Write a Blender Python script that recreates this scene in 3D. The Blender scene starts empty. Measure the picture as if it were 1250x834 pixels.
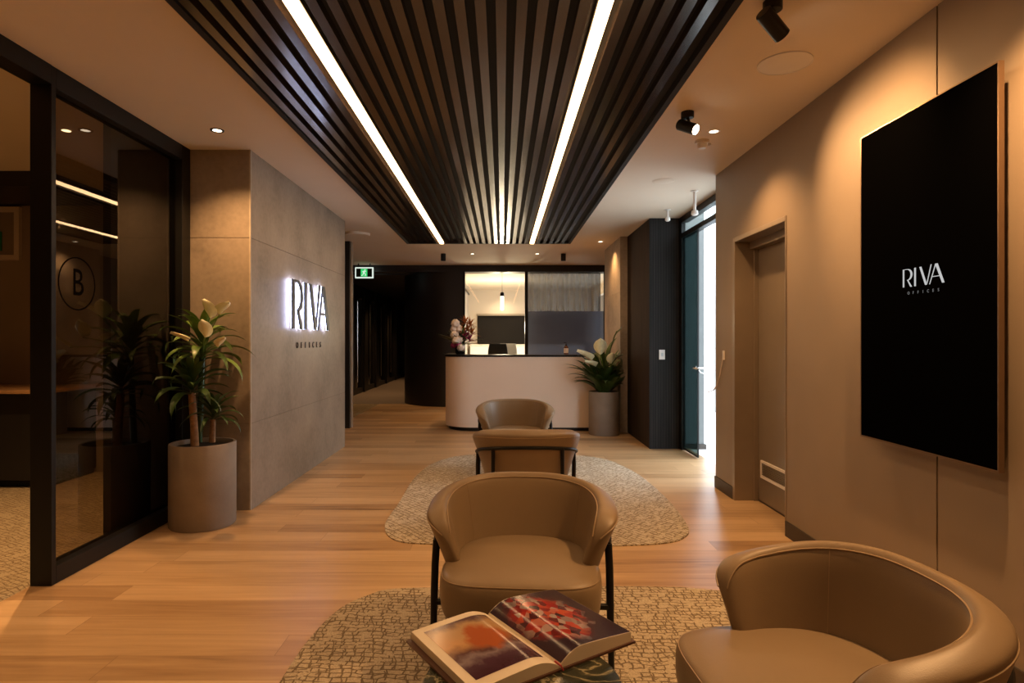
import bpy, bmesh, math, random
from mathutils import Vector, Matrix, noise
random.seed(7)
PI = math.pi
S = bpy.context.scene
COL = S.collection

# ------------------------------------------------------------------ helpers
def wm(o):
    m = o.matrix_basis.copy()
    while o.parent:
        o = o.parent
        m = o.matrix_basis @ m
    return m

def tag(o, label=None, cat=None, group=None, kind=None):
    if label: o['label'] = label
    if cat: o['category'] = cat
    if group: o['group'] = group
    if kind: o['kind'] = kind
    return o

def thing(name, label, cat, loc=(0, 0, 0), rotz=0, group=None):
    o = bpy.data.objects.new(name, None)
    o.empty_display_size = 0.1
    COL.objects.link(o)
    o.location = loc
    o.rotation_euler = (0, 0, rotz)
    return tag(o, label, cat, group)

def obj(name, bm, mat, parent=None, local=False, smooth=True, bevel=0, angle=35, sub=0):
    """one mesh object; geometry is in world space unless local=True"""
    bmesh.ops.recalc_face_normals(bm, faces=bm.faces[:])
    if parent is not None and not local:
        bmesh.ops.transform(bm, matrix=wm(parent).inverted(), verts=bm.verts[:])
    me = bpy.data.meshes.new(name)
    bm.to_mesh(me)
    bm.free()
    for p in me.polygons: p.use_smooth = smooth
    if smooth:
        try: me.set_sharp_from_angle(angle=math.radians(angle))
        except Exception: pass
    mats = mat if isinstance(mat, (list, tuple)) else [mat]
    for m in mats: me.materials.append(m)
    o = bpy.data.objects.new(name, me)
    COL.objects.link(o)
    if parent is not None: o.parent = parent
    if bevel:
        b = o.modifiers.new('bevel', 'BEVEL'); b.width = bevel; b.segments = 2; b.limit_method = 'ANGLE'
    if sub:
        s = o.modifiers.new('sub', 'SUBSURF'); s.levels = sub; s.render_levels = sub
    return o

def struct(name, bm, mat, **k):
    o = obj(name, bm, mat, None, smooth=k.pop('smooth', False), **k)
    o['kind'] = 'structure'
    return o

def copy_tree(o, parent=None):
    c = o.copy(); COL.objects.link(c); c.parent = parent
    for ch in [x for x in bpy.data.objects if x.parent == o]:
        copy_tree(ch, c)
    return c

def box(bm, x0, x1, y0, y1, z0, z1, mi=0):
    vs = [bm.verts.new(v) for v in [(x0,y0,z0),(x1,y0,z0),(x1,y1,z0),(x0,y1,z0),(x0,y0,z1),(x1,y0,z1),(x1,y1,z1),(x0,y1,z1)]]
    for f in [(0,3,2,1),(4,5,6,7),(0,1,5,4),(1,2,6,5),(2,3,7,6),(3,0,4,7)]:
        fc = bm.faces.new([vs[i] for i in f]); fc.material_index = mi
    return bm

def B(*a):
    bm = bmesh.new()
    for t in a: box(bm, *t)
    return bm

def tube(bm, pts, r, n=10, cap=True):
    pts = [Vector(p) for p in pts]
    rr = r if isinstance(r, (list, tuple)) else [r]*len(pts)
    rings = []
    t0 = (pts[1]-pts[0]).normalized()
    up = Vector((0,0,1)) if abs(t0.z) < .9 else Vector((1,0,0))
    u = t0.cross(up).normalized()
    for i, p in enumerate(pts):
        a = pts[max(i-1,0)]; b = pts[min(i+1,len(pts)-1)]
        t = (b-a).normalized()
        u = (u - t*u.dot(t)).normalized()
        v = t.cross(u)
        rings.append([bm.verts.new(p + (u*math.cos(2*PI*k/n) + v*math.sin(2*PI*k/n))*rr[i]) for k in range(n)])
    for a, b in zip(rings, rings[1:]):
        for k in range(n):
            bm.faces.new((a[k], a[(k+1)%n], b[(k+1)%n], b[k]))
    if cap:
        bm.faces.new(rings[0][::-1]); bm.faces.new(rings[-1])
    return bm

def lathe(bm, prof, c=(0,0,0), n=32, axis=None, mi=0):
    """prof: list of (r, z); revolved about z then optionally mapped with matrix axis"""
    M = axis if axis is not None else Matrix.Identity(4)
    c = Vector(c)
    rings = []
    for r, z in prof:
        if r < 1e-6:
            rings.append([bm.verts.new(c + (M @ Vector((0,0,z))))])
        else:
            rings.append([bm.verts.new(c + (M @ Vector((r*math.cos(2*PI*k/n), r*math.sin(2*PI*k/n), z)))) for k in range(n)])
    for a, b in zip(rings, rings[1:]):
        if len(a) == 1 and len(b) == 1: continue
        for k in range(n):
            if len(a) == 1: f = bm.faces.new((a[0], b[(k+1)%n], b[k]))
            elif len(b) == 1: f = bm.faces.new((a[k], a[(k+1)%n], b[0]))
            else: f = bm.faces.new((a[k], a[(k+1)%n], b[(k+1)%n], b[k]))
            f.material_index = mi
    return bm

def prism(bm, poly, M, d):
    """extrude a 2D polygon (local xy) by d along local z, mapped by M"""
    a = [bm.verts.new(M @ Vector((x, y, 0))) for x, y in poly]
    b = [bm.verts.new(M @ Vector((x, y, d))) for x, y in poly]
    n = len(poly)
    bm.faces.new(a[::-1]); bm.faces.new(b)
    for i in range(n): bm.faces.new((a[i], a[(i+1)%n], b[(i+1)%n], b[i]))
    return bm

def catmull(pts, k=6, closed=False):
    pts = [Vector(p) for p in pts]; out = []; n = len(pts)
    rng = range(n) if closed else range(n-1)
    for i in rng:
        if closed: p0, p1, p2, p3 = pts[(i-1)%n], pts[i], pts[(i+1)%n], pts[(i+2)%n]
        else: p0, p1, p2, p3 = pts[max(i-1,0)], pts[i], pts[i+1], pts[min(i+2,n-1)]
        for j in range(k):
            t = j/k
            out.append(.5*((2*p1)+(-p0+p2)*t+(2*p0-5*p1+4*p2-p3)*t*t+(-p0+3*p1-3*p2+p3)*t**3))
    if not closed: out.append(pts[-1])
    return out

# ------------------------------------------------------------------ materials
def new_mat(name):
    m = bpy.data.materials.new(name); m.use_nodes = True
    nt = m.node_tree
    return m, nt, nt.nodes['Principled BSDF']

def mat(name, col, rough=.5, metal=0, spec=.5, emit=None, es=0, noise_amt=0, noise_scale=8, bump=0, bump_scale=60, coat=0, trans=0):
    m, nt, p = new_mat(name)
    p.inputs['Base Color'].default_value = (*col, 1)
    p.inputs['Roughness'].default_value = rough
    p.inputs['Metallic'].default_value = metal
    p.inputs['Specular IOR Level'].default_value = spec
    p.inputs['Coat Weight'].default_value = coat; p.inputs['Coat Roughness'].default_value = .14
    p.inputs['Transmission Weight'].default_value = trans
    if emit:
        p.inputs['Emission Color'].default_value = (*emit, 1)
        p.inputs['Emission Strength'].default_value = es
    N = nt.nodes; L = nt.links
    tc = N.new('ShaderNodeTexCoord')
    if noise_amt:
        nz = N.new('ShaderNodeTexNoise'); nz.inputs['Scale'].default_value = noise_scale; nz.inputs['Detail'].default_value = 5
        L.new(tc.outputs['Object'], nz.inputs['Vector'])
        r = N.new('ShaderNodeMapRange'); r.inputs['From Min'].default_value = .3; r.inputs['From Max'].default_value = .7
        r.inputs['To Min'].default_value = 1-noise_amt; r.inputs['To Max'].default_value = 1+noise_amt
        L.new(nz.outputs['Fac'], r.inputs['Value'])
        mx = N.new('ShaderNodeVectorMath'); mx.operation = 'SCALE'; mx.inputs[0].default_value = col
        L.new(r.outputs['Result'], mx.inputs['Scale']); L.new(mx.outputs['Vector'], p.inputs['Base Color'])
    if bump:
        nz = N.new('ShaderNodeTexNoise'); nz.inputs['Scale'].default_value = bump_scale; nz.inputs['Detail'].default_value = 3
        L.new(tc.outputs['Object'], nz.inputs['Vector'])
        b = N.new('ShaderNodeBump'); b.inputs['Strength'].default_value = bump; b.inputs['Distance'].default_value = .004
        L.new(nz.outputs['Fac'], b.inputs['Height']); L.new(b.outputs['Normal'], p.inputs['Normal'])
    return m

def emis(name, col, s):
    m = bpy.data.materials.new(name); m.use_nodes = True; nt = m.node_tree
    nt.nodes.clear()
    e = nt.nodes.new('ShaderNodeEmission'); e.inputs[0].default_value = (*col, 1); e.inputs[1].default_value = s
    o = nt.nodes.new('ShaderNodeOutputMaterial'); nt.links.new(e.outputs[0], o.inputs[0])
    return m

def glass_mat(name, tint, rough=0.0, ior=1.5, haze=0, haze_col=(.5,.5,.5), gain=1.0):
    m = bpy.data.materials.new(name); m.use_nodes = True; nt = m.node_tree; nt.nodes.clear()
    N = nt.nodes; L = nt.links
    t = N.new('ShaderNodeBsdfTransparent'); t.inputs[0].default_value = (*tint, 1)
    g = N.new('ShaderNodeBsdfGlossy'); g.inputs['Roughness'].default_value = rough; g.inputs[0].default_value = (1,1,1,1)
    f = N.new('ShaderNodeFresnel'); f.inputs[0].default_value = ior
    mm = N.new('ShaderNodeMath'); mm.operation = 'MULTIPLY'; mm.inputs[1].default_value = gain; mm.use_clamp = True
    ge = N.new('ShaderNodeNewGeometry'); fr = N.new('ShaderNodeMath'); fr.operation = 'SUBTRACT'; fr.inputs[0].default_value = 1; L.new(ge.outputs['Backfacing'], fr.inputs[1])
    ff = N.new('ShaderNodeMath'); ff.operation = 'MULTIPLY'; L.new(f.outputs[0], ff.inputs[0]); L.new(fr.outputs[0], ff.inputs[1])
    L.new(ff.outputs[0], mm.inputs[0])
    mx = N.new('ShaderNodeMixShader'); L.new(mm.outputs[0], mx.inputs[0]); L.new(t.outputs[0], mx.inputs[1]); L.new(g.outputs[0], mx.inputs[2])
    last = mx
    if haze:
        tl = N.new('ShaderNodeBsdfTranslucent'); tl.inputs[0].default_value = (*haze_col, 1)
        df = N.new('ShaderNodeBsdfDiffuse'); df.inputs[0].default_value = (*haze_col, 1)
        m1 = N.new('ShaderNodeMixShader'); m1.inputs[0].default_value = .5; L.new(tl.outputs[0], m1.inputs[1]); L.new(df.outputs[0], m1.inputs[2])
        m2 = N.new('ShaderNodeMixShader'); m2.inputs[0].default_value = haze; L.new(mx.outputs[0], m2.inputs[1]); L.new(m1.outputs[0], m2.inputs[2])
        last = m2
    o = N.new('ShaderNodeOutputMaterial'); L.new(last.outputs[0], o.inputs[0])
    return m

def math_node(nt, op, a, b=None, c=None):
    n = nt.nodes.new('ShaderNodeMath'); n.operation = op
    for i, v in enumerate((a, b, c)):
        if v is None: continue
        if isinstance(v, (int, float)): n.inputs[i].default_value = v
        else: nt.links.new(v, n.inputs[i])
    return n.outputs[0]

def ramp(nt, fac, stops):
    r = nt.nodes.new('ShaderNodeValToRGB'); nt.links.new(fac, r.inputs[0])
    e = r.color_ramp.elements
    while len(e) < len(stops): e.new(.5)
    for i, (p, c) in enumerate(stops):
        e[i].position = p; e[i].color = (*c, 1)
    return r.outputs[0]

def wood_floor():
    m, nt, p = new_mat('timber_boards'); N = nt.nodes; L = nt.links
    tc = N.new('ShaderNodeTexCoord'); sp = N.new('ShaderNodeSeparateXYZ'); L.new(tc.outputs['Object'], sp.inputs[0])
    W, LN = .178, 1.9
    ry = math_node(nt, 'DIVIDE', sp.outputs['Y'], W); row = math_node(nt, 'FLOOR', ry)
    wn = N.new('ShaderNodeTexWhiteNoise'); wn.noise_dimensions = '1D'; L.new(row, wn.inputs['W'])
    off = math_node(nt, 'MULTIPLY', wn.outputs['Value'], 7.3)
    cx = math_node(nt, 'ADD', math_node(nt, 'DIVIDE', sp.outputs['X'], LN), off); colm = math_node(nt, 'FLOOR', cx)
    cb = N.new('ShaderNodeCombineXYZ'); L.new(row, cb.inputs[0]); L.new(colm, cb.inputs[1])
    w2 = N.new('ShaderNodeTexWhiteNoise'); w2.noise_dimensions = '2D'; L.new(cb.outputs[0], w2.inputs['Vector'])
    # grain: stretched noise, shifted per board
    sh = math_node(nt, 'MULTIPLY', w2.outputs['Value'], 37.0)
    g = N.new('ShaderNodeCombineXYZ')
    L.new(math_node(nt, 'ADD', math_node(nt, 'MULTIPLY', sp.outputs['X'], 1.1), sh), g.inputs[0])
    L.new(math_node(nt, 'MULTIPLY', sp.outputs['Y'], 16.0), g.inputs[1]); L.new(sh, g.inputs[2])
    nz = N.new('ShaderNodeTexNoise'); nz.inputs['Scale'].default_value = 1.0; nz.inputs['Detail'].default_value = 7; nz.inputs['Roughness'].default_value = .62
    nz.inputs['Distortion'].default_value = .6
    L.new(g.outputs[0], nz.inputs['Vector'])
    tone = math_node(nt, 'ADD', math_node(nt, 'MULTIPLY', w2.outputs['Value'], .36), math_node(nt, 'MULTIPLY', nz.outputs['Fac'], .78))
    c = ramp(nt, tone, [(.22,(.17,.092,.042)),(.42,(.40,.25,.125)),(.64,(.54,.36,.19)),(.90,(.66,.46,.26))])
    fy = math_node(nt, 'FRACT', ry); fx = math_node(nt, 'FRACT', cx)
    e1 = math_node(nt, 'LESS_THAN', fy, .012); e2 = math_node(nt, 'LESS_THAN', fx, .0012)
    e = math_node(nt, 'MULTIPLY', math_node(nt, 'MAXIMUM', e1, e2), .55)
    mx = N.new('ShaderNodeMix'); mx.data_type = 'RGBA'; L.new(e, mx.inputs[0]); L.new(c, mx.inputs[6]); mx.inputs[7].default_value = (.10,.05,.025,1)
    L.new(mx.outputs[2], p.inputs['Base Color'])
    p.inputs['Roughness'].default_value = .34; p.inputs['Specular IOR Level'].default_value = .45
    rr = math_node(nt, 'MULTIPLY_ADD', nz.outputs['Fac'], .14, .27); L.new(rr, p.inputs['Roughness'])
    bp = N.new('ShaderNodeBump'); bp.inputs['Strength'].default_value = .12; bp.inputs['Distance'].default_value = .002
    L.new(nz.outputs['Fac'], bp.inputs['Height']); L.new(bp.outputs[0], p.inputs['Normal'])
    return m

def rug_mat(name, light, dark, scale=1.0, angle=0):
    m, nt, p = new_mat(name); N = nt.nodes; L = nt.links
    tc = N.new('ShaderNodeTexCoord')
    mp = N.new('ShaderNodeMapping'); mp.inputs['Rotation'].default_value = (0,0,angle); L.new(tc.outputs['Object'], mp.inputs[0])
    dn = N.new('ShaderNodeTexNoise'); dn.inputs['Scale'].default_value = 9; dn.inputs['Detail'].default_value = 2; L.new(mp.outputs[0], dn.inputs['Vector'])
    ma = N.new('ShaderNodeVectorMath'); ma.operation = 'MULTIPLY_ADD'; ma.inputs[1].default_value = (.05,.05,0); L.new(dn.outputs['Color'], ma.inputs[0]); L.new(mp.outputs[0], ma.inputs[2])
    outs = []
    for k, (w, h, ofs) in enumerate([(.075, .038, 0), (.105, .052, .31)]):
        br = N.new('ShaderNodeTexBrick'); br.offset = .37; br.offset_frequency = 3; br.squash = .7; br.squash_frequency = 2
        br.inputs['Scale'].default_value = 1/scale; br.inputs['Brick Width'].default_value = w; br.inputs['Row Height'].default_value = h
        br.inputs['Mortar Size'].default_value = .0045; br.inputs['Mortar Smooth'].default_value = .35
        ad = N.new('ShaderNodeVectorMath'); ad.operation = 'ADD'; ad.inputs[1].default_value = (ofs, ofs*.7, 0); L.new(ma.outputs[0], ad.inputs[0])
        if k:
            mr = N.new('ShaderNodeMapping'); mr.inputs['Rotation'].default_value = (0,0,1.3); L.new(ad.outputs[0], mr.inputs[0]); L.new(mr.outputs[0], br.inputs['Vector'])
        else: L.new(ad.outputs[0], br.inputs['Vector'])
        outs.append(br.outputs['Fac'])
    msk = N.new('ShaderNodeTexNoise'); msk.inputs['Scale'].default_value = 14; msk.inputs['Detail'].default_value = 3; L.new(mp.outputs[0], msk.inputs['Vector'])
    k1 = math_node(nt, 'GREATER_THAN', msk.outputs['Fac'], .40)
    k2 = math_node(nt, 'GREATER_THAN', msk.outputs['Fac'], .50)
    ln = math_node(nt, 'MAXIMUM', math_node(nt, 'MULTIPLY', outs[0], k1), math_node(nt, 'MULTIPLY', math_node(nt, 'MULTIPLY', outs[1], k2), .9))
    fine = N.new('ShaderNodeTexNoise'); fine.inputs['Scale'].default_value = 170; fine.inputs['Detail'].default_value = 2; L.new(mp.outputs[0], fine.inputs['Vector'])
    base = ramp(nt, fine.outputs['Fac'], [(.3, tuple(v*.72 for v in light)), (.68, tuple(v*1.15 for v in light))])
    mx = N.new('ShaderNodeMix'); mx.data_type = 'RGBA'; L.new(math_node(nt, 'MULTIPLY', ln, .85), mx.inputs[0]); L.new(base, mx.inputs[6]); mx.inputs[7].default_value = (*dark, 1)
    L.new(mx.outputs[2], p.inputs['Base Color']); p.inputs['Roughness'].default_value = .95; p.inputs['Specular IOR Level'].default_value = .1
    h = math_node(nt, 'SUBTRACT', math_node(nt, 'MULTIPLY', fine.outputs['Fac'], .5), ln)
    bp = N.new('ShaderNodeBump'); bp.inputs['Strength'].default_value = .6; bp.inputs['Distance'].default_value = .006
    L.new(h, bp.inputs['Height']); L.new(bp.outputs[0], p.inputs['Normal'])
    return m

def concrete(name, col, rough=.55):
    m, nt, p = new_mat(name); N = nt.nodes; L = nt.links
    tc = N.new('ShaderNodeTexCoord')
    n1 = N.new('ShaderNodeTexNoise'); n1.inputs['Scale'].default_value = 1.6; n1.inputs['Detail'].default_value = 9; n1.inputs['Roughness'].default_value = .62
    L.new(tc.outputs['Object'], n1.inputs['Vector'])
    n2 = N.new('ShaderNodeTexNoise'); n2.inputs['Scale'].default_value = 26; n2.inputs['Detail'].default_value = 5; L.new(tc.outputs['Object'], n2.inputs['Vector'])
    f = math_node(nt, 'ADD', math_node(nt, 'MULTIPLY', n1.outputs['Fac'], .75), math_node(nt, 'MULTIPLY', n2.outputs['Fac'], .25))
    c = ramp(nt, f, [(.32, tuple(v*.62 for v in col)), (.5, col), (.68, tuple(v*1.28 for v in col))])
    L.new(c, p.inputs['Base Color']); p.inputs['Roughness'].default_value = rough
    bp = N.new('ShaderNodeBump'); bp.inputs['Strength'].default_value = .15; bp.inputs['Distance'].default_value = .003
    L.new(n2.outputs['Fac'], bp.inputs['Height']); L.new(bp.outputs[0], p.inputs['Normal'])
    return m

def marble():
    m, nt, p = new_mat('dark_marble'); N = nt.nodes; L = nt.links
    tc = N.new('ShaderNodeTexCoord')
    n1 = N.new('ShaderNodeTexNoise'); n1.inputs['Scale'].default_value = 6; n1.inputs['Detail'].default_value = 8; n1.inputs['Distortion'].default_value = 1.6
    L.new(tc.outputs['Object'], n1.inputs['Vector'])
    v = math_node(nt, 'ABSOLUTE', math_node(nt, 'SUBTRACT', n1.outputs['Fac'], .5))
    c = ramp(nt, v, [(0, (.30,.27,.17)), (.02, (.05,.05,.03)), (.09, (.022,.027,.018)), (.25, (.010,.012,.008))])
    L.new(c, p.inputs['Base Color']); p.inputs['Roughness'].default_value = .12
    return m

def batten_wall(name, col, pitch=.03):
    m, nt, p = new_mat(name); N = nt.nodes; L = nt.links
    tc = N.new('ShaderNodeTexCoord'); sp = N.new('ShaderNodeSeparateXYZ'); L.new(tc.outputs['Object'], sp.inputs[0])
    s = math_node(nt, 'ADD', sp.outputs['X'], sp.outputs['Y'])
    cb = N.new('ShaderNodeCombineXYZ'); L.new(math_node(nt, 'MULTIPLY', s, 14), cb.inputs[0]); L.new(math_node(nt, 'MULTIPLY', sp.outputs['Z'], .8), cb.inputs[1])
    nz = N.new('ShaderNodeTexNoise'); nz.inputs['Scale'].default_value = 1.4; nz.inputs['Detail'].default_value = 6; L.new(cb.outputs[0], nz.inputs['Vector'])
    fr = math_node(nt, 'LESS_THAN', math_node(nt, 'FRACT', math_node(nt, 'DIVIDE', s, pitch)), .22)
    c = ramp(nt, nz.outputs['Fac'], [(.3, tuple(v*.6 for v in col)), (.7, tuple(v*1.3 for v in col))])
    mx = N.new('ShaderNodeMix'); mx.data_type = 'RGBA'; L.new(fr, mx.inputs[0]); L.new(c, mx.inputs[6]); mx.inputs[7].default_value = tuple(v*.3 for v in col)+(1,)
    L.new(mx.outputs[2], p.inputs['Base Color']); p.inputs['Roughness'].default_value = .7; p.inputs['Specular IOR Level'].default_value = .2
    return m

def leaf_mat(name, c1, c2):
    m, nt, p = new_mat(name); N = nt.nodes; L = nt.links
    tc = N.new('ShaderNodeTexCoord')
    n1 = N.new('ShaderNodeTexNoise'); n1.inputs['Scale'].default_value = 9; n1.inputs['Detail'].default_value = 3; L.new(tc.outputs['Object'], n1.inputs['Vector'])
    c = ramp(nt, n1.outputs['Fac'], [(.35, c1), (.65, c2)])
    L.new(c, p.inputs['Base Color']); p.inputs['Roughness'].default_value = .38
    return m

M = {}
M['ceiling'] = mat('ceiling_paint', (.74,.635,.51), .75, noise_amt=.02, noise_scale=2)
M['wall'] = mat('taupe_paint', (.285,.222,.162), .55, noise_amt=.04, noise_scale=3, bump=.05, bump_scale=150)
M['beige'] = mat('beige_paint', (.62,.52,.42), .8, noise_amt=.03, noise_scale=2)
M['skirting'] = mat('skirting_brown', (.045,.033,.024), .5, noise_amt=.1)
M['black'] = mat('black_satin_metal', (.008,.0075,.007), .4, spec=.25, noise_amt=.1, noise_scale=4)
M['blackwall'] = mat('black_wall_panel', (.012,.0105,.011), .42, noise_amt=.15, noise_scale=3)
M['slat'] = mat('black_stained_oak', (.036,.024,.017), .20, noise_amt=.25, noise_scale=30, coat=.6)
M['slatback'] = mat('black_backing', (.008,.006,.005), .8, noise_amt=.1)
M['wood'] = wood_floor()
M['carpet'] = rug_mat('room_carpet', (.40,.33,.22), (.17,.12,.07), .8, .5)
M['rug'] = rug_mat('rug_weave', (.50,.42,.305), (.13,.09,.052), .80, .05)
M['rug2'] = rug_mat('rug_weave_far', (.56,.48,.36), (.19,.135,.08), .95, .9)
M['rugedge'] = mat('rug_binding', (.25,.19,.12), .9, noise_amt=.2, noise_scale=60)
M['greycarpet'] = mat('grey_carpet', (.16,.13,.11), .95, noise_amt=.2, noise_scale=90, bump=.3)
M['stone'] = concrete('concrete_tile', (.28,.225,.175), .5)
M['joint'] = mat('tile_joint', (.17,.135,.10), .9, noise_amt=.1)
M['stonelight'] = concrete('light_stone_tile', (.42,.35,.27), .55)
M['pot'] = mat('cement_pot', (.27,.22,.175), .75, noise_amt=.10, noise_scale=6, bump=.2, bump_scale=90)
M['soil'] = mat('soil', (.02,.013,.008), .95, noise_amt=.5, noise_scale=60, bump=1, bump_scale=80)
M['leather'] = mat('tan_leather', (.235,.168,.10), .42, spec=.45, noise_amt=.05, noise_scale=5, bump=.10, bump_scale=330)
M['piping'] = mat('tan_leather_piping', (.30,.21,.12), .45, noise_amt=.05)
M['marble'] = marble()
M['counter'] = mat('blush_counter_panel', (.82,.67,.54), .45, noise_amt=.02, noise_scale=2)
M['walnut'] = batten_wall('dark_walnut_battens', (.040,.026,.019), .031)
M['walnut_daylit'] = batten_wall('walnut_battens_daylight_grey', (.022,.019,.018), .031)  # walnut copy with the darker, greyer cast of daylight mixed into its colour
M['door'] = mat('taupe_gloss_door', (.22,.18,.135), .22, noise_amt=.05, noise_scale=3)
M['doorframe'] = mat('taupe_metal_frame', (.30,.24,.18), .3, metal=.4, noise_amt=.04)
M['white'] = mat('white_plastic', (.78,.74,.70), .45, noise_amt=.02)
M['chrome'] = mat('brushed_steel', (.62,.62,.62), .25, metal=1, noise_amt=.04)
M['screen'] = mat('black_screen', (.0012,.0012,.0013), .9, spec=.0, noise_amt=.02)
M['bezel'] = mat('bronze_bezel', (.25,.17,.11), .35, metal=.8, noise_amt=.04)
M['logo'] = emis('screen_logo', (.8,.8,.8), .6)
M['logodim'] = emis('screen_logo_small', (.8,.8,.8), .2)
M['letter'] = mat('letter_face', (.05,.055,.07), .5, metal=.2, noise_amt=.05)
M['halo'] = emis('letter_backlight', (.60,.66,1.0), 15)
M['smallletter'] = mat('small_letter_face', (.03,.02,.015), .5, noise_amt=.1)
M['strip'] = emis('strip_light_diffuser', (1.0,.575,.27), 14.5)
M['lens'] = emis('downlight_lens', (1.0,.80,.55), 6)
M['spotlens'] = emis('spot_lens', (1.0,.82,.60), 14)
M['tube'] = emis('pendant_tube', (1.0,.85,.65), 3.5)
M['glass'] = glass_mat('partition_glass', (.56,.51,.43), 0, 1.5, gain=1.1)
M['clear'] = glass_mat('clear_glass', (.92,.95,.94), 0, 1.35, gain=.5)
M['doorglass'] = glass_mat('door_glass', (.26,.34,.34), 0, 1.5)
M['frost'] = glass_mat('frosted_glass', (.60,.68,.80), .3, 1.5, haze=.45, haze_col=(.26,.28,.32))
M['sheer'] = glass_mat('sheer_curtain', (.52,.54,.60), .6, 1.05, haze=.68, haze_col=(.085,.088,.10))
M['decal'] = mat('vinyl_decal', (.004,.003,.002), .9, spec=0, noise_amt=.05)
M['leaf'] = leaf_mat('dracaena_leaf', (.07,.13,.02), (.17,.26,.05))
M['leafdark'] = leaf_mat('lily_leaf', (.022,.050,.012), (.065,.12,.028))
M['spathe'] = mat('cream_spathe', (.78,.76,.50), .5, noise_amt=.08, noise_scale=30)
M['bark'] = mat('dracaena_trunk', (.30,.16,.07), .8, noise_amt=.3, noise_scale=40, bump=.7, bump_scale=60)
M['petalwhite'] = mat('white_petal', (.85,.72,.62), .6, noise_amt=.05)
M['petalpink'] = mat('magenta_petal', (.40,.03,.13), .6, noise_amt=.2, noise_scale=30)
M['petalrust'] = mat('rust_petal', (.42,.14,.03), .7, noise_amt=.25, noise_scale=40)
M['paper'] = mat('page_paper', (.70,.62,.50), .35, noise_amt=.03)
M['cover'] = mat('book_cover', (.10,.045,.03), .4, noise_amt=.1)
M['grey'] = mat('grey_render', (.55,.58,.60), .8, noise_amt=.05)
M['concreteout'] = mat('pale_paving', (.8,.8,.78), .8, noise_amt=.08, noise_scale=6)
M['panel'] = mat('charcoal_panel', (.012,.009,.007), .7, spec=.12, noise_amt=.1)
M['amber'] = mat('amber_bottle', (.10,.03,.008), .15, noise_amt=.05)
M['label'] = mat('cream_label', (.75,.68,.58), .6, noise_amt=.02)
M['green'] = emis('exit_green', (.04,.55,.14), 1.0)
M['signwhite'] = emis('exit_white', (.75,.85,.75), .9)
M['seatfabric'] = mat('black_upholstery', (.015,.013,.012), .6, noise_amt=.1)
M['deskwood'] = mat('oak_desk_top', (.42,.24,.11), .3, noise_amt=.15, noise_scale=20)

# ------------------------------------------------------------------ camera
H = 1.3; CZ = 2.75
cd = bpy.data.cameras.new('camera'); cam = bpy.data.objects.new('camera', cd); COL.objects.link(cam)
cam.location = (0,0,H); cam.rotation_euler = (PI/2,0,0)
cd.sensor_width = 36; cd.lens = 36*740/1250; cd.shift_x = 12/1250; cd.shift_y = -2/1250; cd.clip_start = .05
S.camera = cam
S.view_settings.view_transform = 'Standard'; S.view_settings.look = 'None'; S.view_settings.gamma = 1
S.view_settings.use_curve_mapping = False; S.view_settings.exposure = .2

w = bpy.data.worlds.new('world'); S.world = w; w.use_nodes = True
bg = w.node_tree.nodes['Background']; bg.inputs[0].default_value = (.80,.90,1.0,1); bg.inputs[1].default_value = 5.0

# ------------------------------------------------------------------ shell
XR = 1.884; XS = -1.92; XG = -2.376
struct('floor', B((-2.49, XR+.35, -4, 12.3, -.1, 0)), M['wood'])
struct('floor_carpet', B((-7, -2.49, -4, 12.3, -.1, 0)), M['carpet'])
struct('floor_corridor', B((-7, 3.2, 12.3, 22.2, -.1, 0)), M['greycarpet'])
struct('ceiling', B((-7, 2.20, -4, 11.9, CZ, CZ+.2), (-7, 3.2, 11.9, 22.2, CZ, CZ+.2)), M['ceiling'])
struct('wall_back', B((-7, 2.2, -4.2, -4, 0, CZ)), M['beige'])
struct('wall_far', B((-7, 3.2, 22.2, 22.4, 0, CZ)), M['blackwall'])
struct('wall_left', B((-7.2, -7, -4.2, 22.4, 0, CZ)), M['wall'])

# right wall: panels with a seam, door opening, end return
seam = 2.626
bm = B((XR, 2.2, -4, seam-.005, 0, CZ), (XR, 2.2, seam+.005, 4.02, 0, CZ), (XR+.012, 2.2, seam-.005, seam+.005, 0, CZ),
       (XR, 2.2, 4.94, 5.35, 0, CZ), (XR, 2.2, 4.02, 4.94, 2.12, CZ), (2.13, 2.2, 4.02, 4.94, 0, 2.12))
struct('wall_right', bm, M['wall'])
struct('baseboard_right', B((XR-.008, XR+.001, -4, 4.02, 0, .10), (XR-.008, XR+.001, 4.94, 5.358, 0, .10), (XR-.008, 2.1, 5.349, 5.358, 0, .10)), M['skirting'])

# recessed side door (part of the room)
d = thing('door_1', 'taupe recessed side door with a pale vent grille near its foot', 'door', (2.09, 4.48, 0)); d['kind'] = 'structure'
obj('door_leaf', B((2.066, 2.11, 4.02, 4.90, .015, 2.03)), M['door'], d, smooth=False, bevel=.003)
obj('door_frame', B((XR-.006, 2.13, 4.90, 4.946, 0, 2.126), (XR-.006, 2.13, 4.014, 4.03, 0, 2.126), (XR-.006, 2.13, 4.03, 4.90, 2.09, 2.126),
                    (2.0, 2.13, 4.03, 4.90, 2.03, 2.09), (2.03, 2.066, 4.885, 4.90, 0, 2.03)), M['doorframe'], d, smooth=False, bevel=.003)
g = B((2.052, 2.068, 4.16, 4.82, .205, .225), (2.052, 2.068, 4.16, 4.82, .325, .345), (2.052, 2.068, 4.16, 4.18, .225, .325), (2.052, 2.068, 4.80, 4.82, .225, .325))
vg = obj('vent_grille', g, M['white'], d, smooth=False, bevel=.002)
g = bmesh.new()
for k in range(7): box(g, 2.056, 2.066, 4.18, 4.80, .232+k*.0135, .238+k*.0135)
obj('louvre', g, M['door'], vg, smooth=False)
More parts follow.
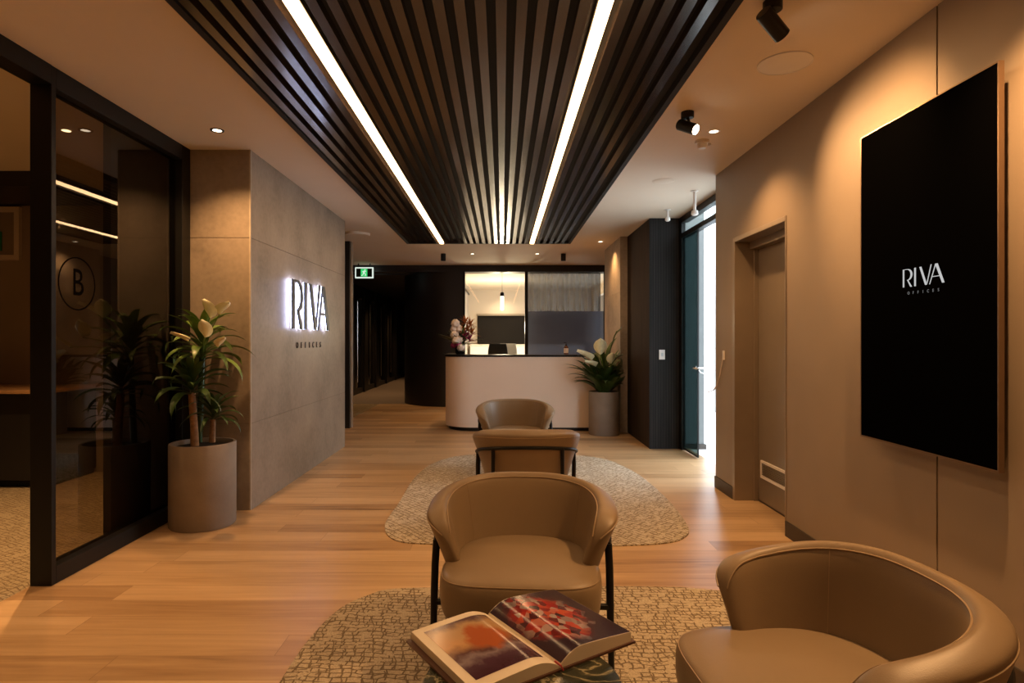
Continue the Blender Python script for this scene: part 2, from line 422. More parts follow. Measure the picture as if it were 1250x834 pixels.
obj('door_gap_shade', B((2.07, 2.10, 4.03, 4.90, .001, .015)), M['skirting'], d, smooth=False)  # dark strip put in for the shaded gap under the leaf

# glazed entrance wall at the right, bright outdoors behind
gx = 2.14
wn = thing('window_1', 'black framed glazed entrance wall with a transom strip above', 'window', (gx, 6.3, 0)); wn['kind'] = 'structure'
obj('window_frame', B((gx-.03, gx+.02, 7.14, 7.24, 0, CZ), (gx-.03, gx+.05, 5.35, 5.40, 0, CZ), (gx-.03, gx+.05, 5.40, 7.14, 2.68, CZ),
                      (gx-.03, gx+.05, 5.40, 7.14, 2.50, 2.555)), M['black'], wn, smooth=False, bevel=.003)
obj('transom_pane', B((gx, gx+.008, 5.40, 7.14, 2.555, 2.68)), M['clear'], wn, smooth=False)
dr = thing('door_2', 'tinted glass entrance door leaf with silver lever handle', 'door', (gx, 6.88, 0)); dr['kind'] = 'structure'
obj('glass_leaf', B((gx-.006, gx+.006, 6.63, 7.14, .012, 2.50)), M['doorglass'], dr, smooth=False)
obj('edge_strip', B((gx-.008, gx+.008, 6.615, 6.63, .012, 2.50), (gx-.008, gx+.008, 6.63, 7.14, .012, .03)), M['black'], dr, smooth=False)
hb = bmesh.new()
hz = 1.3-(443-415)*6.6/740 - .06
tube(hb, catmull([(gx-.03,6.66,hz),(gx-.05,6.62,hz),(gx+.0,6.59,hz),(gx+.16,6.585,hz)], 5), .011, 10)
lathe(hb, [(0,-.008),(.026,-.008),(.026,.008),(0,.008)], (gx-.012,6.66,hz), 20, Matrix.Rotation(PI/2,4,'Y'))
tube(hb, [(gx+.0,6.60,hz-.02),(gx+.02,6.59,hz-.05),(gx+.06,6.588,hz-.055)], .007, 8)
obj('handle', hb, M['chrome'], dr)
# outdoors
pc = thing('column', 'pale square column standing just outside the entrance glazing', 'column', (2.30, 7.47, -.02))
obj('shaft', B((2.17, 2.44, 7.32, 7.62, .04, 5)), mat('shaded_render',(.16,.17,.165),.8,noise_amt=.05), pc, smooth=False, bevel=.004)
obj('base', B((2.165, 2.46, 7.30, 7.64, -.02, .04)), M['skirting'], pc, smooth=False)
struct('ground', B((2.23, 14, -2, 20, -.14, -.02)), M['concreteout'])
bl = thing('building', 'pale rendered building outside behind the entrance glazing', 'building', (4.2, 11, 0))
obj('facade', B((3.9, 9, 10.8, 11.2, -.02, 9)), M['grey'], bl, smooth=False)
fb = bmesh.new()
for zz in (2.2, 3.1, 4.0): box(fb, 3.88, 9, 10.77, 10.80, zz, zz+.03)
obj('panel_joint', fb, M['concreteout'], bl, smooth=False)

# dark timber return wall and stone column
struct('wall_timber', B((1.76, 2.14, 7.24, 8.51, 0, CZ)), M['walnut'])
struct('trim_1', B((1.755, 2.11, 7.225, 7.24, 0, CZ)), M['walnut_daylit'])  # thin facing on the timber end, carrying the daylight-grey tone
struct('column', B((1.657, 2.14, 8.51, 9.8, 0, 1.97), (1.657, 2.14, 8.51, 9.8, 1.974, CZ), (1.662, 2.14, 8.515, 9.79, 1.97, 1.974)), M['stonelight'])
struct('wall_side', B((2.06, 2.14, 9.8, 11.74, 0, CZ)), M['wall'])

# stone feature wall
bm = bmesh.new()
zs = [0, .66, 2.08, CZ]
for a, b in zip(zs, zs[1:]): box(bm, -2.40, XS, 4.625, 7.4, a+.002 if a else 0, b-.002 if b < CZ else CZ)
struct('wall_stone', bm, M['stone'])
struct('trim_2', B((-2.39, XS-.004, 4.630, 7.395, .656, .664), (-2.39, XS-.004, 4.630, 7.395, 2.076, 2.084)), M['joint'])
struct('trim_3', B((XS-.010, XS+.002, 4.622, 4.634, 0, CZ)), M['stonelight'])

# black return partition and corridor at far left
struct('wall_corridor', B((-7, -2.24, 8.9, 9.05, 0, CZ)), M['blackwall'])
struct('trim_4', B((-2.24, -2.225, 8.94, 9.05, 0, CZ)), M['wall'])
struct('wall_header', B((-7, 2.3, 11.75, 12.1, 2.62, CZ)), M['blackwall'])
struct('soffit', B((-7, -.95, 12.1, 22.2, 2.60, 2.64)), M['blackwall'])

# curved black wall
def curved_wall():
    bm = bmesh.new()
    out = []
    cx, cy, r = -1.04, 12.75, 1.0
    for k in range(25):
        a = PI + (PI/2)*k/24
        out.append((cx+r*math.cos(a), cy+r*math.sin(a)))
    path = [(cx-r, 17.5)] + out + [(-.74, 11.75)]
    inner = [(-.74, 11.9)] + [(cx+(r-.12)*math.cos(PI+(PI/2)*k/24), cy+(r-.12)*math.sin(PI+(PI/2)*k/24)) for k in range(24,-1,-1)] + [(cx-r+.12, 17.5)]
    prism(bm, path+inner, Matrix.Translation((0,0,0)), 2.62)
    return bm
struct('wall_curved', curved_wall(), M['blackwall'], smooth=True)

# meeting room
struct('wall_meeting', B((-2.0, 3.2, 17.6, 17.8, 0, CZ)), M['beige'])
struct('wall_meeting_left', B((-1.05, -.98, 12.6, 17.6, 0, CZ)), M['beige'])
struct('wall_meeting_right', B((2.6, 2.7, 11.75, 12.6, 0, CZ), (2.6, 2.7, 17.2, 17.6, 0, CZ), (2.6, 2.7, 12.6, 17.2, 2.5, CZ), (2.3,2.7,11.65,11.8,0,CZ), (2.6,2.7,12.6,17.2,0,.3)), M['beige'])
struct('wall_outer', B((3.2, 3.3, 16.5, 22.3, -.1, CZ)), M['beige'])
wn = thing('window_2', 'black framed internal window behind the reception counter', 'window', (.6, 11.8, 0)); wn['kind'] = 'structure'
obj('window_frame', B((-.76, -.72, 11.74, 11.84, 0, 2.62), (.44, .50, 11.74, 11.84, 0, 2.62), (1.98, 2.3, 11.74, 11.84, 0, 2.62), (-.72, .44, 11.74, 11.84, 0, .05), (.5, 1.98, 11.74, 11.84, 0, .05)), M['black'], wn, smooth=False)
obj('clear_pane', B((-.72, .44, 11.78, 11.79, .05, 2.62)), M['clear'], wn, smooth=False)
obj('curtained_pane', B((.50, 1.98, 11.78, 11.79, 1.86, 2.62)), M['clear'], wn, smooth=False)
obj('frosted_pane', B((.50, 1.98, 11.78, 11.79, .05, 1.86)), M['frost'], wn, smooth=False)
bm = bmesh.new()
n = 300; prev = None
for k in range(n+1):
    x = .50 + 1.46*k/n
    y = 12.05 + .045*math.sin(x*52+1.2*math.sin(x*5)) + .015*math.sin(x*31)
    a = bm.verts.new((x, y, .02)); b = bm.verts.new((x, y, 2.68))
    if prev: bm.faces.new((prev[0], a, b, prev[1]))
    prev = (a, b)
obj('curtain', bm, M['sheer']); tag(bpy.data.objects['curtain'], 'grey sheer pleated curtain behind the right window pane', 'curtain')
c = thing('curtain_rail', 'thin dark rail carrying the grey sheer curtain', 'rail', (1.36, 12.05, 2.70))
obj('rail', B((.48, 2.0, 12.03, 12.07, 2.69, 2.75)), M['black'], c, smooth=False)

# wall panel + ledge in meeting room
p_ = thing('wall_panel', 'charcoal wall panel with a pale cap on the far meeting room wall', 'panel', (.3, 17.6, 1.15))
obj('panel', B((-.72, 2.4, 17.55, 17.6, 1.18, 2.0)), M['panel'], p_, smooth=False)
obj('cap', B((-.74, 2.42, 17.5, 17.6, 2.0, 2.05)), M['wall'], p_, smooth=False)
p_ = thing('sideboard', 'white low sideboard under the charcoal wall panel', 'sideboard', (.3, 17.2, 0))
obj('body', B((-.9, 2.3, 17.0, 17.55, .04, 1.13)), M['white'], p_, smooth=False, bevel=.01)
obj('top', B((-.92, 2.32, 16.98, 17.55, 1.13, 1.17)), M['label'], p_, smooth=False, bevel=.005)

def pendant():
    t = thing('pendant_light', 'slim tubular pendant light glowing in the meeting room', 'pendant light', (0, 12.8, 1.9))
    bm = bmesh.new(); lathe(bm, [(0,1.92),(.030,1.925),(.036,1.94),(.036,2.22),(0,2.22)], (0,12.8,0), 20); obj('glass_tube', bm, M['tube'], t)
    bm = bmesh.new(); lathe(bm, [(0,2.22),(.042,2.22),(.042,2.29),(.02,2.31),(0,2.31)], (0,12.8,0), 20); obj('socket', bm, M['black'], t)
    bm = bmesh.new(); tube(bm, [(0,12.8,2.30),(0,12.8,2.74)], .004, 6); obj('cord', bm, M['black'], t)
    bm = bmesh.new(); lathe(bm, [(0,2.72),(.07,2.72),(.07,2.75),(0,2.75)], (0,12.8,0), 20); obj('canopy', bm, M['black'], t)
pendant()

# ------------------------------------------------------------------ slatted ceiling raft
x0, x1, ys, ye, zb = -1.39, .995, .3, 8.85, 2.70
raft = thing('slatted_ceiling_panel', 'long black timber slat raft fixed under the ceiling', 'ceiling panel', ((x0+x1)/2, (ys+ye)/2, zb))
obj('frame', B((x0, x0+.035, ys, ye, zb, CZ), (x1-.035, x1, ys, ye, zb, CZ), (x0+.035, x1-.035, ye-.03, ye, zb, CZ), (x0+.035, x1-.035, ys, ys+.03, zb, CZ)), M['slatback'], raft, smooth=False)
obj('backing', B((x0+.035, x1-.035, ys+.03, ye-.03, CZ-.006, CZ)), M['slatback'], raft, smooth=False)
LX = (-.878, .433)
bm = bmesh.new()
pitch = .0874
for k in range(-20, 24):
    x = LX[0] + pitch*k
    if k in (0, 15): continue
    if x-.024 < x0+.05 or x+.024 > x1-.045: continue
    box(bm, x-.023, x+.023, ys+.03, ye-.03, zb, CZ-.006)
obj('slats', bm, M['slat'], raft, smooth=False)
for i, x in enumerate(LX):
    t = thing('strip_light', 'long warm white strip light in the slatted ceiling, ' + ('left of the two' if i == 0 else 'right of the two'), 'strip light', (x, 3.6, zb), group='strip lights in the slatted ceiling')
    obj('diffuser', B((x-.027, x+.027, ys+.03, ye-.02, zb-.002, zb+.02)), M['strip'], t, smooth=False)
    obj('housing', B((x-.032, x+.032, ys+.03, ye-.03, zb+.02, CZ-.006)), M['black'], t, smooth=False)

# ------------------------------------------------------------------ left glass partition and room
gp = thing('glass_partition', 'black framed tinted glass partition beside the potted dracaena', 'glass partition', (-2.43, 3.9, 0))
obj('post', B((-2.49, XG, 3.195, 3.23, 0, CZ), (-2.475, XG-.02, 3.23, 3.25, 0.08, CZ-.1)), M['black'], gp, smooth=False, bevel=.003)
obj('post', B((-2.49, XG, 4.50, 4.62, 0, CZ)), M['black'], gp, smooth=False, bevel=.003)
obj('bottom_rail', B((-2.47, XG, 3.23, 4.50, 0, .095)), M['black'], gp, smooth=False, bevel=.003)
obj('top_rail', B((-2.47, XG, 3.23, 4.50, 2.64, CZ)), M['black'], gp, smooth=False, bevel=.003)
obj('pane', B((-2.435, -2.425, 3.23, 4.50, .095, 2.64)), M['glass'], gp, smooth=False)
# header over the opening to the side room
struct('trim_5', B((-2.49, XG, -4, 3.195, 2.65, CZ)), M['black'])
struct('wall_partition', B((-2.49, XG, -4, .6, 0, 2.65), (-7, -2.475, 5.96, 6.1, 0, CZ), (-2.49,-2.40,4.62,6.0,0,CZ)), M['wall'])
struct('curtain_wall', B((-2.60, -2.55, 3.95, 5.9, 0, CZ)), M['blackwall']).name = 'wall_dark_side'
struct('trim_6', B((-7, -3.9, 5.2, 5.96, 2.62, CZ)), M['blackwall'])

def mesh_from_text(s, size, spacing=1.0, extr=.002, off=0):
    cu = bpy.data.curves.new('txt', 'FONT'); cu.body = s; cu.size = size; cu.extrude = extr; cu.space_character = spacing; cu.offset = off
    cu.align_x = 'CENTER'; cu.align_y = 'CENTER'; cu.resolution_u = 4
    o = bpy.data.objects.new('txt', cu); COL.objects.link(o)
    bpy.context.view_layer.update()
    me = bpy.data.meshes.new_from_object(o.evaluated_get(bpy.context.evaluated_depsgraph_get()))
    bm = bmesh.new(); bm.from_mesh(me)
    bpy.data.objects.remove(o); bpy.data.curves.remove(cu); bpy.data.meshes.remove(me)
    return bm

def ring(bm, R, r, Mx, d, n=48, sy=1.0):
    v = []
    for k in range(n):
        a = 2*PI*k/n
        v.append([bm.verts.new(Mx @ Vector((q*math.cos(a), q*sy*math.sin(a), z))) for q, z in ((R,0),(r,0),(r,d),(R,d))])
    for k in range(n):
        a, b = v[k], v[(k+1)%n]
        for j in range(4): bm.faces.new((a[j], a[(j+1)%4], b[(j+1)%4], b[j]))
    return bm

# frame facing +X: local x -> +Y, y -> Z ; facing -X: local x -> -Y, y -> Z
def face_pos(x, y, z): return Matrix(((0,0,1,x),(1,0,0,y),(0,1,0,z),(0,0,0,1)))
def face_neg(x, y, z): return Matrix(((0,0,-1,x),(-1,0,0,y),(0,1,0,z),(0,0,0,1)))
dc = thing('door_letter', 'round dark B emblem stuck on the tinted glass partition', 'sign', (-2.424, 3.46, 1.45))
bm = ring(bmesh.new(), .152, .144, face_pos(-2.4245, 3.46, 1.62), .001)
obj('ring', bm, M['decal'], dc, smooth=False)
bm = mesh_from_text('B', .21, extr=.0005); bmesh.ops.transform(bm, matrix=face_pos(-2.4238, 3.465, 1.62) @ Matrix.Diagonal((.85,1.05,1,1)), verts=bm.verts[:])
obj('letter', bm, M['decal'], dc, smooth=False)

# side room furniture
t = thing('credenza', 'dark credenza with oak top at the back of the side room', 'credenza', (-4.6, 5.55, 0))
obj('top', B((-6.2, -3.93, 5.20, 5.94, .835, .865)), M['deskwood'], t, smooth=False, bevel=.003)
obj('body', B((-6.1, -3.98, 5.32, 5.94, .05, .835)), M['panel'], t, smooth=False)
for k in range(3): obj('door', B((-6.09+k*.70, -5.40+k*.70, 5.30, 5.32, .07, .825)), M['blackwall'], t, smooth=False, bevel=.003)
obj('plinth', B((-6.05, -4.0, 5.38, 5.94, 0, .05)), M['black'], t, smooth=False)
t = thing('reflection_panel', 'pale framed panel with a green block, put in for a reflection', 'picture', (-5.3, 5.94, 2.08))  # framed panel built in place of a reflection with green in it
obj('frame', B((-5.9, -4.72, 5.92, 5.96, 2.08, 2.13), (-5.9, -4.72, 5.92, 5.96, 2.55, 2.60), (-4.77, -4.72, 5.92, 5.96, 2.13, 2.55), (-5.9, -5.85, 5.92, 5.96, 2.13, 2.55)), M['beige'], t, smooth=False)
obj('board', B((-5.85, -4.77, 5.94, 5.96, 2.13, 2.55)), M['wall'], t, smooth=False)
obj('green_block', B((-5.4, -4.90, 5.93, 5.94, 2.17, 2.36)), mat('reflection_green', (.02,.20,.07), .5, noise_amt=.05), t, smooth=False)

# ------------------------------------------------------------------ logo letters (thick and thin strokes)
def arcpts(cx, cy, rx, ry, a0, a1, n=14): return [(cx+rx*math.cos(a0+(a1-a0)*k/n), cy+ry*math.sin(a0+(a1-a0)*k/n)) for k in range(n+1)]
def logo_polys(g=0.0, thin=0.0, bowl=0.0):
    outer = arcpts(.30,.68,.31,.32, PI/2, -PI/2+.35); inner = arcpts(.27+bowl*.5,.68,.22+bowl,.285-thin, -PI/2+.30, PI/2)
    R1 = [(-g,-g),(.12+g,-g),(.12+g,1),(-g,1)]
    R2 = [(.10,1)] + outer + [(.30,.34)] + [(.27,.395)] + inner + [(.10,.965-thin)]
    R3 = [(.27-g,.39),(.38+g,.36),(.60+g,0),(.46-g,0)]
    I1 = [(.70-g,0),(.83+g,0),(.83+g,1),(.70-g,1)]
    V1 = [(1.00-g,1),(1.15+g,1),(1.48+g,0),(1.33-g,0)]
    V2 = [(1.66-thin*.4,1.03),(1.715+thin*.4,1.03),(1.475+thin,.05),(1.445-thin,.12)]
    A1 = [(1.58-thin*.4,0),(1.625+thin*.4,0),(1.95,1),(1.90-thin*.4,1)]
    A2 = [(1.88-g,1.03),(2.06+g,1.03),(2.42+g,0),(2.26-g,0)]
    A3 = [(1.72,.36-thin),(2.14,.36-thin),(2.13,.40),(1.73,.40)]
    return {'R': [R1,R2,R3], 'I': [I1], 'V': [V1,V2], 'A': [A1,A2,A3]}

def word(s, M4, size, width, extr, mt, parent, off=0):
    """evenly spaced letters, each a part of its own"""
    n = len(s)
    for i, c in enumerate(s):
        bm = mesh_from_text(c, size, 1, extr, off)
        x = -width/2 + width*i/(n-1)
        bmesh.ops.transform(bm, matrix=M4 @ Matrix.Translation((x,0,0)), verts=bm.verts[:])
        obj('letter', bm, mt, parent, smooth=False)

# lit sign on the stone wall
sg = thing('lit_sign', 'backlit RIVA letters on the concrete feature wall', 'sign', (XS, 6.0, 1.39))
hh, y0s, z0s = .445, 5.41, 1.40
sc = 1.16/2.42
for ch, polys in logo_polys(-.004, .010, .0).items():
    bm = bmesh.new()
    for q in polys: prism(bm, [(x*sc, y*hh) for x, y in q], face_pos(XS+.038, y0s, z0s), .014)
    o = obj('letter', bm, M['letter'], sg, smooth=False); 
    bm = bmesh.new()
    for q in logo_polys(-.014, .002, .012)[ch]: prism(bm, [(x*sc, y*hh) for x, y in q], face_pos(XS+.031, y0s, z0s), .006)
    obj('backlight', bm, M['halo'], o, smooth=False)
sm = thing('small_lettering', 'small dark OFFICES lettering under the backlit sign', 'sign', (XS, 6.03, 1.2))
word('OFFICES', face_pos(XS+.004, 6.03, 1.247) @ Matrix.Diagonal((.8,1,1,1)), .085, .90, .004, M['smallletter'], sm, -.001)

# ------------------------------------------------------------------ wall screen
tx = 1.815
ya, yb = tx*740/606.5, tx*740/437.5     # near and far edges
za, zb2 = 1.3-.2685*tx, 1.3+.5632*tx
tv = thing('wall_screen', 'tall black wall mounted display showing the RIVA logo', 'screen', (tx, (ya+yb)/2, za))
obj('panel', B((tx, tx+.004, ya+.006, yb-.006, za+.008, zb2-.006)), M['screen'], tv, smooth=False)
obj('casing', B((tx-.001, tx+.02, ya, ya+.006, za, zb2), (tx-.001, tx+.02, yb-.006, yb, za, zb2), (tx-.001, tx+.02, ya+.006, yb-.006, za, za+.008), (tx-.001, tx+.02, ya+.006, yb-.006, zb2-.006, zb2), (tx+.004, tx+.02, ya+.006, yb-.006, za+.008, zb2-.006)), M['bezel'], tv, smooth=False)
obj('wall_bracket', B((tx+.02, XR, ya+.25, yb-.25, za+.4, zb2-.4)), M['black'], tv, smooth=False)
yL = tx*740/489; zT, zB = 1.3+ (415-326)*2.6/740, 1.3+(415-348)*2.6/740
bm = bmesh.new(); s1 = .262/2.42; h1 = .081
zB = 1.536
for polys in logo_polys(-.015).values():
    for q in polys: prism(bm, [(x*s1, y*h1) for x, y in q], face_neg(tx-.0004, yL, zB), .0006)
lg = obj('logo', bm, M['logo'], tv, smooth=False)
word('OFFICES', face_neg(tx-.0008, yL-.133, zB-.028), .018, .185, .0003, M['logodim'], tv)

# ------------------------------------------------------------------ reception counter
def rr_path(off, z):   # front outline left corner rounded
    pts = []
    r = .42
    cx, cy = -.42, 9.02
    for k in range(17):
        a = PI + (PI/2)*k/16
        pts.append((cx+(r-off)*math.cos(a), cy+(r-off)*math.sin(a)))
    return [(cx-r+off, 9.75)] + pts + [(1.64, 8.60+off), (1.64, 8.78), (cx+.1, 8.78+.0)] + [(cx-r+.2, 9.1), (cx-r+.2, 9.75)]
ct = thing('reception_counter', 'blush reception counter with a rounded corner and dark top', 'reception counter', (.4, 9.0, 0))
bm = prism(bmesh.new(), rr_path(0,0), Matrix.Translation((0,0,.055)), 1.005); obj('front_panel', bm, M['counter'], ct)
bm = prism(bmesh.new(), rr_path(.05,0), Matrix.Identity(4), .055); obj('kick', bm, M['black'], ct)
bm = prism(bmesh.new(), rr_path(-.015,0), Matrix.Translation((0,0,1.06)), .028); obj('countertop', bm, M['black'], ct)
obj('work_surface', B((-.35, 1.63, 8.79, 9.4, .72, .75)), M['deskwood'], ct, smooth=False)

# ------------------------------------------------------------------ tub chairs
def make_chair():
    t = thing('tub_chair', '', 'armchair')
    A_, Bk, TH = .325, .285, 120*PI/180
    def sec(s):
        th = s*TH
        sx = math.copysign(abs(math.sin(th))**.82, math.sin(th)); x = A_*sx; y = Bk*math.copysign(abs(math.cos(th))**.9, math.cos(th)) + (0)
        # outward normal
        e = 1e-3
        th2 = th+e
        x2 = A_*math.copysign(abs(math.sin(th2))**.82, math.sin(th2)); y2 = Bk*math.copysign(abs(math.cos(th2))**.9, math.cos(th2))
        tg = Vector((x2-x, y2-y, 0)).normalized(); nr = Vector((-tg.y, tg.x, 0))
        if nr.dot(Vector((x, y+.05, 0))) < 0: nr = -nr
        a = abs(s)
        zt = .735 - .105*a**2.2; zbm = .305 + .10*a**3
        return Vector((x,y,0)), nr, zt, zbm
    def pt(s, q, extra=0, shrink=1):
        c, nr, zt, zbm = sec(s)
        T = .047*shrink; Hh = (zt-zbm)/2*(.25+.75*shrink)
        n = 2/4.4
        cu = math.copysign(abs(math.cos(q))**n, math.cos(q)); sv = math.copysign(abs(math.sin(q))**n, math.sin(q))
        zc = (zt+zbm)/2 - (1-shrink)*.02
        z = zc + Hh*sv
        f = max(0.0, (z-zbm)/(zt-zbm))
        thick = T*(.62+.42*f)
        lean = -.052 + .085*f**1.2
        z -= .026*(cu+1)*f**3*shrink*(1-.35*abs(s))
        return c + nr*(cu*(thick)+lean + extra) + Vector((0,0,z+(extra*sv*.8 if extra else 0)))
    NS, NQ = 76, 28
    bm = bmesh.new(); rings = []
    for i in range(NS+1):
        s = -1 + 2*i/NS
        d = (abs(s)-.86)/.14
        sh = math.sqrt(max(0, 1-d*d)) if d > 0 else 1
        sh = max(sh, .10)
        rings.append([bm.verts.new(pt(s, 2*PI*k/NQ, 0, sh)) for k in range(NQ)])
    for a, b in zip(rings, rings[1:]):
        for k in range(NQ): bm.faces.new((a[k], a[(k+1)%NQ], b[(k+1)%NQ], b[k]))
    bm.faces.new(rings[0][::-1]); bm.faces.new(rings[-1])
    back = obj('backrest', bm, M['leather'], t, local=True, angle=80, sub=1)
    bm = bmesh.new()
    for q in (45*PI/180, 135*PI/180):
        bm = bmesh.new(); pts = []
        for i in range(-66, 67):
            s = i/67
            d = (abs(s)-.86)/.14; sh = math.sqrt(max(0,1-d*d)) if d > 0 else 1
            pts.append(pt(s, q, -.0005, sh))
        tube(bm, pts, .0030, 6)
        obj('piping', bm, M['piping'], back, local=True)
    for s in (-.43, .43):
        bm = bmesh.new()
        tube(bm, [pt(s, a*PI/180, .0002) for a in range(136, 236, 5)], .0014, 5)
        obj('seam', bm, M['piping'], back, local=True)
    # seat
    def outline(scale):
        o = []
        for k in range(64):
            a = 2*PI*k/64
            cx, sy_ = math.cos(a), math.sin(a)
            n = 2/5.0 if sy_ < 0 else 2/2.3
            x = .315*math.copysign(abs(cx)**n, cx); y = math.copysign(abs(sy_)**n, sy_)
            y = y*.335 if y < 0 else y*.26
            if y > -.1: x *= 1-.16*(y+.1)/.36
            # gentle bow of the front edge
            if y < -.1: y -= .006*(1-(x/.315)**2)
            o.append((x*scale[0], y*scale[1]))
        return o
    prof = [(.93,.285),(.965,.290),(.985,.31),(1.0,.35),(1.003,.39),(.996,.418),(.975,.434),(.93,.443),(.80,.449),(.55,.455),(.28,.458)]
    bm = bmesh.new(); rings = []
    for sc_, z in prof: rings.append([bm.verts.new((x, y, z)) for x, y in outline((sc_, sc_))])
    for a, b in zip(rings, rings[1:]):
        for k in range(64): bm.faces.new((a[k], a[(k+1)%64], b[(k+1)%64], b[k]))
    bm.faces.new(rings[0][::-1]); bm.faces.new(rings[-1])
    seat = obj('seat', bm, M['leather'], t, local=True, angle=80)
    bm = bmesh.new(); tube(bm, [(x, y, .431) for x, y in outline((.981,.981))] + [(*outline((.981,.981))[0], .431)], .0022, 6, cap=False)
    obj('piping', bm, M['piping'], seat, local=True)
    # frame rail around the outside of the shell
    def rail(s, z=None, ex=.0):
        z = .50+.10*max(0,1-(abs(s)/.8)**2) if z is None else z
        c, nr, zt, zbm = sec(s); f = max(0.0, (z-zbm)/(zt-zbm))
        return c + nr*(.047*(.62+.42*f) - .052+.085*f**1.2 + .009 + ex) + Vector((0,0,z))
    bm = bmesh.new(); tube(bm, [rail(-.80+1.6*k/60) for k in range(61)], .012, 10)
    obj('frame_rail', bm, M['black'], t, local=True)
    for sgn in (-1, 1):
        p0 = rail(sgn*.80)
        bm = bmesh.new(); tube(bm, [p0+Vector((0,0,.004)), p0+Vector((sgn*.004,-.012,-.09)), Vector((p0.x+sgn*.004, p0.y-.030, .30)), Vector((p0.x+sgn*.008, p0.y-.05, .0))], [.0155,.0155,.0155,.012], 12)
        obj('leg', bm, M['black'], t, local=True)
        p1 = rail(sgn*.30)
        bm = bmesh.new(); tube(bm, [p1, Vector((p1.x, p1.y-.005, .30)), Vector((p1.x+sgn*.008, p1.y+.0, .0))], [.0135,.0135,.011], 12)
        obj('leg', bm, M['black'], t, local=True)
    pf = rail(.80)
    bm = bmesh.new(); tube(bm, [(-pf.x-.004, pf.y-.034, .262), (pf.x+.004, pf.y-.034, .262)], .013, 10)
    for sgn in (-1, 1):
        p1 = rail(sgn*.30); tube(bm, [(p1.x, p1.y-.005, .268), (p1.x*1.0, pf.y-.034, .262)], .010, 10)
    obj('support_bar', bm, M['black'], t, local=True)
    return t

def R(d): return d*PI/180
ch = make_chair(); ch.location = (.080, 2.45, .0085); ch.rotation_euler.z = R(-4)
ch.scale = (.97,.97,.97)
ch['label'] = 'tan leather tub chair facing the camera behind the open book'; ch['group'] = 'tan tub chairs'
specs = [((.832, 1.555, .0085), -85, 'tan leather tub chair in the right foreground, turned sideways toward the table'),
         ((.170, 4.30, .0085), 180, 'tan leather tub chair seen from behind on the far rug'),
         ((.125, 5.86, .0085), 2, 'tan leather tub chair farthest away, in front of the reception counter')]
for loc, rz, lb in specs:
    c = copy_tree(ch); c.location = loc; c.rotation_euler = (0,0,R(rz)); c['label'] = lb

# ------------------------------------------------------------------ rugs
def rug(name, pts, m, label):
    P = [(p.x, p.y) for p in catmull([(x, y, 0) for x, y in pts], 8, closed=True)]
    bm = prism(bmesh.new(), P, Matrix.Translation((0,0,.0005)), .0075)
    o = obj(name, bm, m); tag(o, label, 'rug', 'patterned beige rugs')
rug('rug', [(-.43,3.84),(.3,3.80),(.95,3.84),(1.20,3.98),(1.30,4.3),(1.34,5.1),(1.28,6.0),(1.05,6.65),(.55,6.85),(.0,6.87),(-.45,6.78),(-.72,6.35),(-.82,5.7),(-.82,4.8),(-.82,4.25),(-.70,3.93)], M['rug2'], 'far beige patterned rug under the two distant chairs')
rug('rug', [(-.537,3.15),(-.676,3.07),(-.783,2.906),(-.835,2.6),(-.84,2.2),(-.84,1.4),(-.70,.75),(-.3,.45),(.5,.4),(1.1,.5),(1.5,.9),(1.60,1.6),(1.55,2.4),(1.36,2.95),(1.06,3.14),(.6,3.18),(0,3.175)], M['rug'], 'near beige patterned rug under the side table and foreground chairs')

# ------------------------------------------------------------------ side table and open book
t = thing('side_table', 'round dark marble side table with black metal frame under the open book', 'side table', (.05, 1.50, .008))
bm = bmesh.new(); lathe(bm, [(0,.418),(.235,.418),(.25,.428),(.252,.44),(.246,.45),(0,.45)], (.05,1.50,0), 56); obj('top', bm, M['marble'], t)
bm = bmesh.new(); lathe(bm, [(.225,.385),(.24,.385),(.24,.417),(.225,.417),(.225,.385)], (.05,1.50,0), 56); obj('rim', bm, M['black'], t)
for k in range(4):
    a = PI/4+k*PI/2; bm = bmesh.new()
    tube(bm, [(.05+.225*math.cos(a),1.50+.225*math.sin(a),.40),(.05+.2*math.cos(a),1.5+.2*math.sin(a),.008)], .011, 10); obj('leg', bm, M['black'], t)

